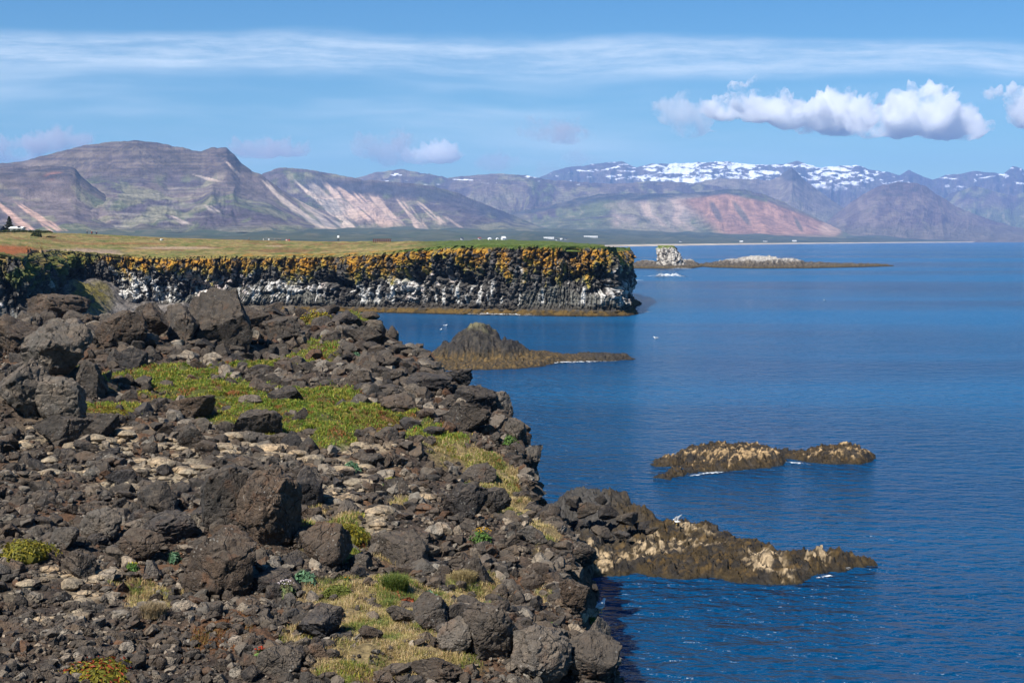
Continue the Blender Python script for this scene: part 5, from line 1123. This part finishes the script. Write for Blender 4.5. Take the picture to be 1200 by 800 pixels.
def foam(pts, wid, label, hgt=.05, seed=0):
    P = on_plane(*np.array(pts, float).T, .02)[:, :2]; Q, s = resample(P, .25 if len(pts) < 9 else .25); r = np.linspace(-1, 1, 11); tn_ = np.gradient(Q, axis=0); tn_ /= np.linalg.norm(tn_, axis=1)[:, None]; nr = np.stack([-tn_[:,1], tn_[:,0]], 1)
    e = np.sin(np.linspace(0, np.pi, len(Q)))**.5; W = 1.35*wid*(.5+.8*np.abs(fbm(s*.35, seed, 1, 3)))
    X = Q[:,0,None]+nr[:,0,None]*r*W[:,None]; Y = Q[:,1,None]+nr[:,1,None]*r*W[:,None]
    Z = .03+hgt*(1-r**2)[None]*(.5+np.abs(fbm(X*1.3, Y*1.3, seed, 3)))*e[:,None]
    ed = (1-np.abs(r)**1.5)[None]*e[:,None]
    me = make_mesh('foam', np.stack([X, Y, Z], -1).reshape(-1, 3), grid_faces(*X.shape), {'edge': ed.ravel()}); tag(link('foam', me, M_FOAM), label, 'foam', kind='stuff')
foam([(530,367.5),(560,368.3),(590,369.3),(620,369.8),(645,369.4)], 3.4, 'white surf at the foot of the sea cliff', .35, 1)
foam([(690,368.3),(715,367.4),(740,366.5),(765,365.6)], 1.6, 'thin surf at the right end of the cliff ledge', .2, 2)
foam([(590,431),(625,427.5),(660,424.5),(700,424.5),(735,422)], 1.1, 'white surf along the tail of the humped islet', .12, 3)
foam([(915,541),(935,543),(955,544)], .45, 'foam between the two tawny islets', .06, 4)
foam([(805,558),(835,553.5),(858,553)], .5, 'thin foam before the larger tawny islet', .03, 5)
foam([(798,546),(825,548),(850,547.5)], .35, 'foam in the cleft of the larger tawny islet', .04, 6)
foam([(988,665),(995,669),(1003,671)], .35, 'small splash at the tip of the rock shelf', .10, 7)
foam([(952,677),(965,676),(980,672)], .3, 'thin foam under the tip of the rock shelf', .03, 8)
foam([(762,325.2),(770,325),(782,325.2),(800,325.8)], 7, 'breaking wave over a sunken rock near the sea stack', 1.3, 9)
foam([(728,328.6),(745,328.6),(758,328.8)], 3, 'faint foam line off the far headland', .15, 10)
foam([(778,315.2),(800,315.2),(812,315)], 3, 'surf before the pale sea stack', .4, 11)

foam([(400,363.6),(440,364.6),(480,365.8),(520,367)], 1.5, 'faint surf along the left part of the cliff foot', .12, 12)
foam([(650,369.4),(670,369.2),(692,368.6)], 1.4, 'thin surf at the middle of the cliff ledge', .15, 13)

# ------------------------------------------------------------------ clouds
SUN_AZ = R(-141); SUN_EL = R(49)
SDIR = Vector((math.sin(SUN_AZ)*math.cos(SUN_EL), math.cos(SUN_AZ)*math.cos(SUN_EL), math.sin(SUN_EL)))
def cloud_mat(name, dens, thr, alb=1.0):
    m = bpy.data.materials.new(name); m.use_nodes = True; nt = m.node_tree; nt.nodes.clear(); g = N(nt); out = g.n('ShaderNodeOutputMaterial')
    P = g.pos(); n = g.noise(P, .0021, 7, .62)
    v = g.n('ShaderNodeVolumePrincipled'); v.inputs['Color'].default_value = (1, 1, 1, 1) if name in ('cumulus', 'cumulus_edge', 'small_cumulus', 'ragged_cloud') else (.80, .78, .79, 1); v.inputs['Anisotropy'].default_value = .1  # grey clouds: their shade is put into a darker scattering colour
    g.l(g.ramp(n, thr, thr+.14, 0, dens), v.inputs['Density']); g.l(v.outputs[0], out.inputs['Volume'])
    return m
def cloud(puffs, label, D, mat, seed):
    bm = bmesh.new(); r = random.Random(seed)
    for (u, v, ru, rv) in puffs:
        c = at_depth(u, v, D+r.uniform(-400, 400)); k = D/F
        q = bmesh.ops.create_icosphere(bm, subdivisions=3, radius=1)
        for w in q['verts']: w.co = Vector((c[0]+w.co.x*ru*k, c[1]+w.co.y*ru*k*.9, c[2]+w.co.z*rv*k))
    me = bpy.data.meshes.new('cloud'); bm.to_mesh(me); bm.free(); o = link('cloud', me, mat)
    md = o.modifiers.new('r', 'REMESH'); md.mode = 'VOXEL'; md.voxel_size = D/F*2.0
    dg = bpy.context.evaluated_depsgraph_get(); nm = bpy.data.meshes.new_from_object(o.evaluated_get(dg)); o.modifiers.clear(); o.data = nm
    if not nm.materials: nm.materials.append(mat)
    nv = len(nm.vertices); A = np.empty(nv*3, np.float32); nm.vertices.foreach_get('co', A); A = A.reshape(-1, 3).astype(float); B = np.empty(nv*3, np.float32); nm.vertices.foreach_get('normal', B); B = B.reshape(-1, 3)
    k = D/F; Q = A/(k*13); dsp = k*(9*(np.abs(pn(Q[:,0], Q[:,1]+seed, Q[:,2]))*2-.35)+5*(np.abs(pn(Q[:,0]*2.3, Q[:,1]*2.3, Q[:,2]*2.3))*2-.35)+2.5*pn(Q[:,0]*5, Q[:,1]*5, Q[:,2]*5))
    dsp *= np.where(B[:,2] < -.3, .25, 1); A += B*dsp[:, None]; nm.vertices.foreach_set('co', A.astype(np.float32).ravel()); nm.update()
    tag(o, label, 'cloud', 'small clouds above the mountains')
CM = cloud_mat('cumulus', .014, .43); CT = cloud_mat('thin_cloud', .0026, .46)
D0 = 21000
cloud([(1078,134,44,24),(1108,142,40,22),(1052,140,34,22),(1130,150,28,14),(1075,118,26,16),(1095,116,24,16),(1020,146,30,16)], 'largest bright cumulus above the snowy range', D0, CM, 1)
cloud([(975,122,26,17),(985,140,40,20),(1010,132,18,20),(950,138,28,18)], 'rounded grey-white cumulus in the middle of the cloud row', D0+900, CM, 2)
cloud([(872,116,24,18),(890,128,32,16),(915,122,24,14),(925,136,26,16),(850,128,26,14)], 'knobbly cumulus left of the middle of the row', D0, CM, 3)
cloud([(795,132,28,16),(815,138,22,16),(778,128,14,9),(808,152,22,10)], 'ragged pale cloud at the left end of the row', D0, cloud_mat('ragged_cloud', .004, .44), 4)
cloud([(1188,120,16,16),(1205,132,26,20),(1166,113,12,7),(1225,120,24,18)], 'cumulus cut by the right edge of the picture', D0, cloud_mat('cumulus_edge', .011, .40), 5)
cloud([(515,181,28,11),(490,184,20,9)], 'small bright cumulus over the middle mountains', D0, cloud_mat('small_cumulus', .006, .42), 6)
cloud([(460,176,34,20),(430,172,20,14),(480,170,24,14)], 'grey torn cloud left of the small bright cumulus', D0-600, CT, 7)
cloud([(640,152,40,14),(665,158,30,12)], 'thin grey cloud shred in mid sky', D0, CT, 8)
cloud([(75,164,34,11),(50,170,30,10)], 'grey cloud above the left shoulder of the butte', D0, cloud_mat('grey_cloud', .0042, .42), 9)
cloud([(12,178,40,13),(-30,176,40,14)], 'grey cloud at the left edge of the sky', D0, cloud_mat('grey_edge_cloud', .0042, .42), 10)
cloud([(305,175,36,11),(340,178,24,6)], 'flat grey cloud behind the cliffed end of the butte', D0, cloud_mat('flat_grey_cloud', .0042, .42), 11)
cloud([(585,192,30,10),(650,205,40,10),(690,186,30,12)], 'faint mist cloud by the first snow peak', D0-3500, cloud_mat('mist_cloud', .0014, .44), 12)

# ------------------------------------------------------------------ haze
def haze():
    b = MB(); b.box((0, 7400, 424), (24000, 15400, 854)); o = b.build('haze', None)
    m = bpy.data.materials.new('haze_air'); m.use_nodes = True; nt = m.node_tree; nt.nodes.clear(); g = N(nt); out = g.n('ShaderNodeOutputMaterial')
    v = g.n('ShaderNodeVolumePrincipled'); v.inputs['Color'].default_value = (.30, .53, 1.0, 1); v.inputs['Density'].default_value = HAZE; v.inputs['Anisotropy'].default_value = .0
    g.l(v.outputs[0], out.inputs['Volume']); o.data.materials.append(m); o['kind'] = 'stuff'; o['label'] = 'thin blue haze over the bay'
HAZE = 6.2e-5
haze()

# ------------------------------------------------------------------ light, sky, camera
w = bpy.data.worlds.new('World'); sc.world = w; w.use_nodes = True; nt = w.node_tree; g = N(nt); bg = nt.nodes['Background']
sky = g.n('ShaderNodeTexSky', sky_type='NISHITA'); sky.sun_disc = False; sky.sun_elevation = SUN_EL; sky.sun_rotation = SUN_AZ; sky.air_density = 1.0; sky.dust_density = .3; sky.ozone_density = 2.2; sky.altitude = 0
dirv = g.n('ShaderNodeTexCoord').outputs['Generated']; sep = g.n('ShaderNodeSeparateXYZ'); g.l(dirv, sep.inputs[0])
yy_ = g.math('MAXIMUM', sep.outputs['Y'], .05); el = g.math('DIVIDE', sep.outputs['Z'], yy_); az = g.math('DIVIDE', sep.outputs['X'], yy_)
elt = g.math('ADD', el, g.math('MULTIPLY', az, .012))
c0 = g.n('ShaderNodeCombineXYZ'); g.l(az, c0.inputs[0]); g.l(el, c0.inputs[1]); wv_ = g.noise(g.mapping(c0.outputs[0], (4, 14, 1)), 1.0, 3, .5); elt = g.math('ADD', elt, g.math('MULTIPLY', g.math('SUBTRACT', wv_, .5), .030))
cmb = g.n('ShaderNodeCombineXYZ'); g.l(az, cmb.inputs[0]); g.l(elt, cmb.inputs[1])
n1 = g.noise(g.mapping(cmb.outputs[0], (5, 70, 1), (0, 0, .02)), 1.0, 6, .62); n2 = g.noise(g.mapping(cmb.outputs[0], (26, 190, 1), (0, 0, -.16)), 1.0, 7, .72); n3 = g.noise(g.mapping(cmb.outputs[0], (3, 22, 1)), 1.0, 4, .55)
def band(c, wd, soft): 
    d = g.math('ABSOLUTE', g.math('SUBTRACT', elt, c)); return g.ramp(d, wd, wd+soft, 1, 0)
b1 = g.math('MULTIPLY', band(.1265, .006, .012), g.ramp(g.math('ADD', g.math('MULTIPLY', n1, .55), g.math('MULTIPLY', n2, .45)), .36, .66, .25, 1))
b2 = g.math('MULTIPLY', band(.085, .018, .028), g.ramp(n3, .38, .68, 0, .75)); b2 = g.math('MULTIPLY', b2, g.ramp(n1, .3, .6, .5, 1)); b2 = g.math('MULTIPLY', b2, g.ramp(az, -.05, .25, 1, .35))
f = g.math('MINIMUM', g.math('ADD', g.math('MULTIPLY', b1, .62), g.math('MULTIPLY', b2, .6)), .85)
f = g.math('MULTIPLY', f, g.ramp(sep.outputs['Y'], .3, .6, 0, 1))
hs = g.n('ShaderNodeHueSaturation'); hs.inputs['Saturation'].default_value = 1.35; hs.inputs['Value'].default_value = 1.0; g.l(sky.outputs[0], hs.inputs['Color'])
g.l(g.mix(f, g.mix(1.0, hs.outputs[0], (.70, 1.02, 1.18), 'MULTIPLY'), (11, 12.3, 13.4)), bg.inputs['Color']); bg.inputs['Strength'].default_value = .055
sun = bpy.data.lights.new('sun', 'SUN'); sun.energy = 5.0; sun.angle = R(.53); sun.color = (1, .95, .87)
so = bpy.data.objects.new('sun', sun); COL.objects.link(so); so.rotation_euler = SDIR.to_track_quat('Z', 'Y').to_euler(); so.location = (-30, -20, 60)
cam = bpy.data.cameras.new('camera'); co = bpy.data.objects.new('camera', cam); COL.objects.link(co); co.location = (0, 0, CAMZ); co.rotation_euler = (math.pi/2-PITCH, 0, 0)
cam.sensor_width = 36; cam.lens = F/1200*36; cam.clip_start = .1; cam.clip_end = 60000; sc.camera = co
sc.view_settings.view_transform = 'Standard'; sc.view_settings.look = 'None'; sc.view_settings.exposure = .72; sc.view_settings.gamma = 1; sc.view_settings.use_curve_mapping = False
cy = sc.cycles; cy.sample_clamp_direct = 1.1; cy.sample_clamp_indirect = 4.0; cy.use_denoising = True; cy.max_bounces = 14; cy.diffuse_bounces = 2; cy.glossy_bounces = 2; cy.transmission_bounces = 2; cy.volume_bounces = 12; cy.transparent_max_bounces = 8; cy.volume_step_rate = 1.0; cy.volume_max_steps = 256; cy.caustics_reflective = False; cy.caustics_refractive = False

# ------------------------------------------------------------------ labels of the scattered boulders: by nearest landmark, side, size and tone
for b in boulders:
    if b['hero']: b['o']['label'] = b['label']
for u, v, s in [(HERO[i][0], HERO[i][1]-HERO[i][3]/2, s) for i, s in [(0,'biggest ridge boulder'),(3,'upright black pinnacle'),(6,'low brown ridge boulder'),(10,'tall lumpy outcrop'),(12,'split grey boulder'),(19,'dark rock in the green meadow'),(23,'egg-shaped boulder'),(25,'massive blocky boulder'),(28,'pale grey tilted boulder'),(32,'black hollow block'),(33,'rusty square boulder'),(34,'black tilted boulder in dry grass'),(35,'smooth bluish rock at the bottom'),(42,'big smooth boulder at the bottom'),(50,'pale slanting face of the cliff corner'),(52,'black buttress'),(58,'dark slab across the dry slope'),(61,'black fractured block'),(47,'rounded boulder perched on the edge'),(59,'dark block above the rock shelf')]]: lm(u, v, s)
lm(180, 447, 'upper left end of the green meadow'); lm(390, 485, 'middle of the green meadow'); lm(500, 512, 'right tip of the green meadow'); lm(362, 424, 'small green patch below the ridge')
cells = {}
for b in boulders:
    if b['hero']: continue
    L = min(LM, key=lambda q: math.hypot(q[0]-b['u'], (q[1]-b['v'])*1.4)); du = b['u']-L[0]; dv = b['v']-L[1]
    side = ('left of' if du < 0 else 'right of') if abs(du) > abs(dv)*1.2 else ('behind' if dv < 0 else 'in front of')
    cells.setdefault((side, L[2]), []).append(b)
ORD = ['largest', 'second largest', 'third largest', 'fourth largest', 'fifth largest', 'sixth largest', 'seventh largest', 'eighth largest', 'ninth largest', 'tenth largest']
for (side, s), L in cells.items():
    L.sort(key=lambda b: -b['px'])
    for i, b in enumerate(L):
        if i < len(ORD): b['o']['label'] = f"{'' if len(L) == 1 else ORD[i]+' '}{b['tone']} boulder {side} the {s}"
        else: b['o']['label'] = f"one of the small boulders {side} the {s}"
        if len(b['o']['label'].split()) > 16: b['o']['label'] = b['o']['label'].replace(b['tone']+' ', '', 1)
        if len(L) == 1: b['o']['label'] = f"lone {b['tone']} boulder {side} the {s}"
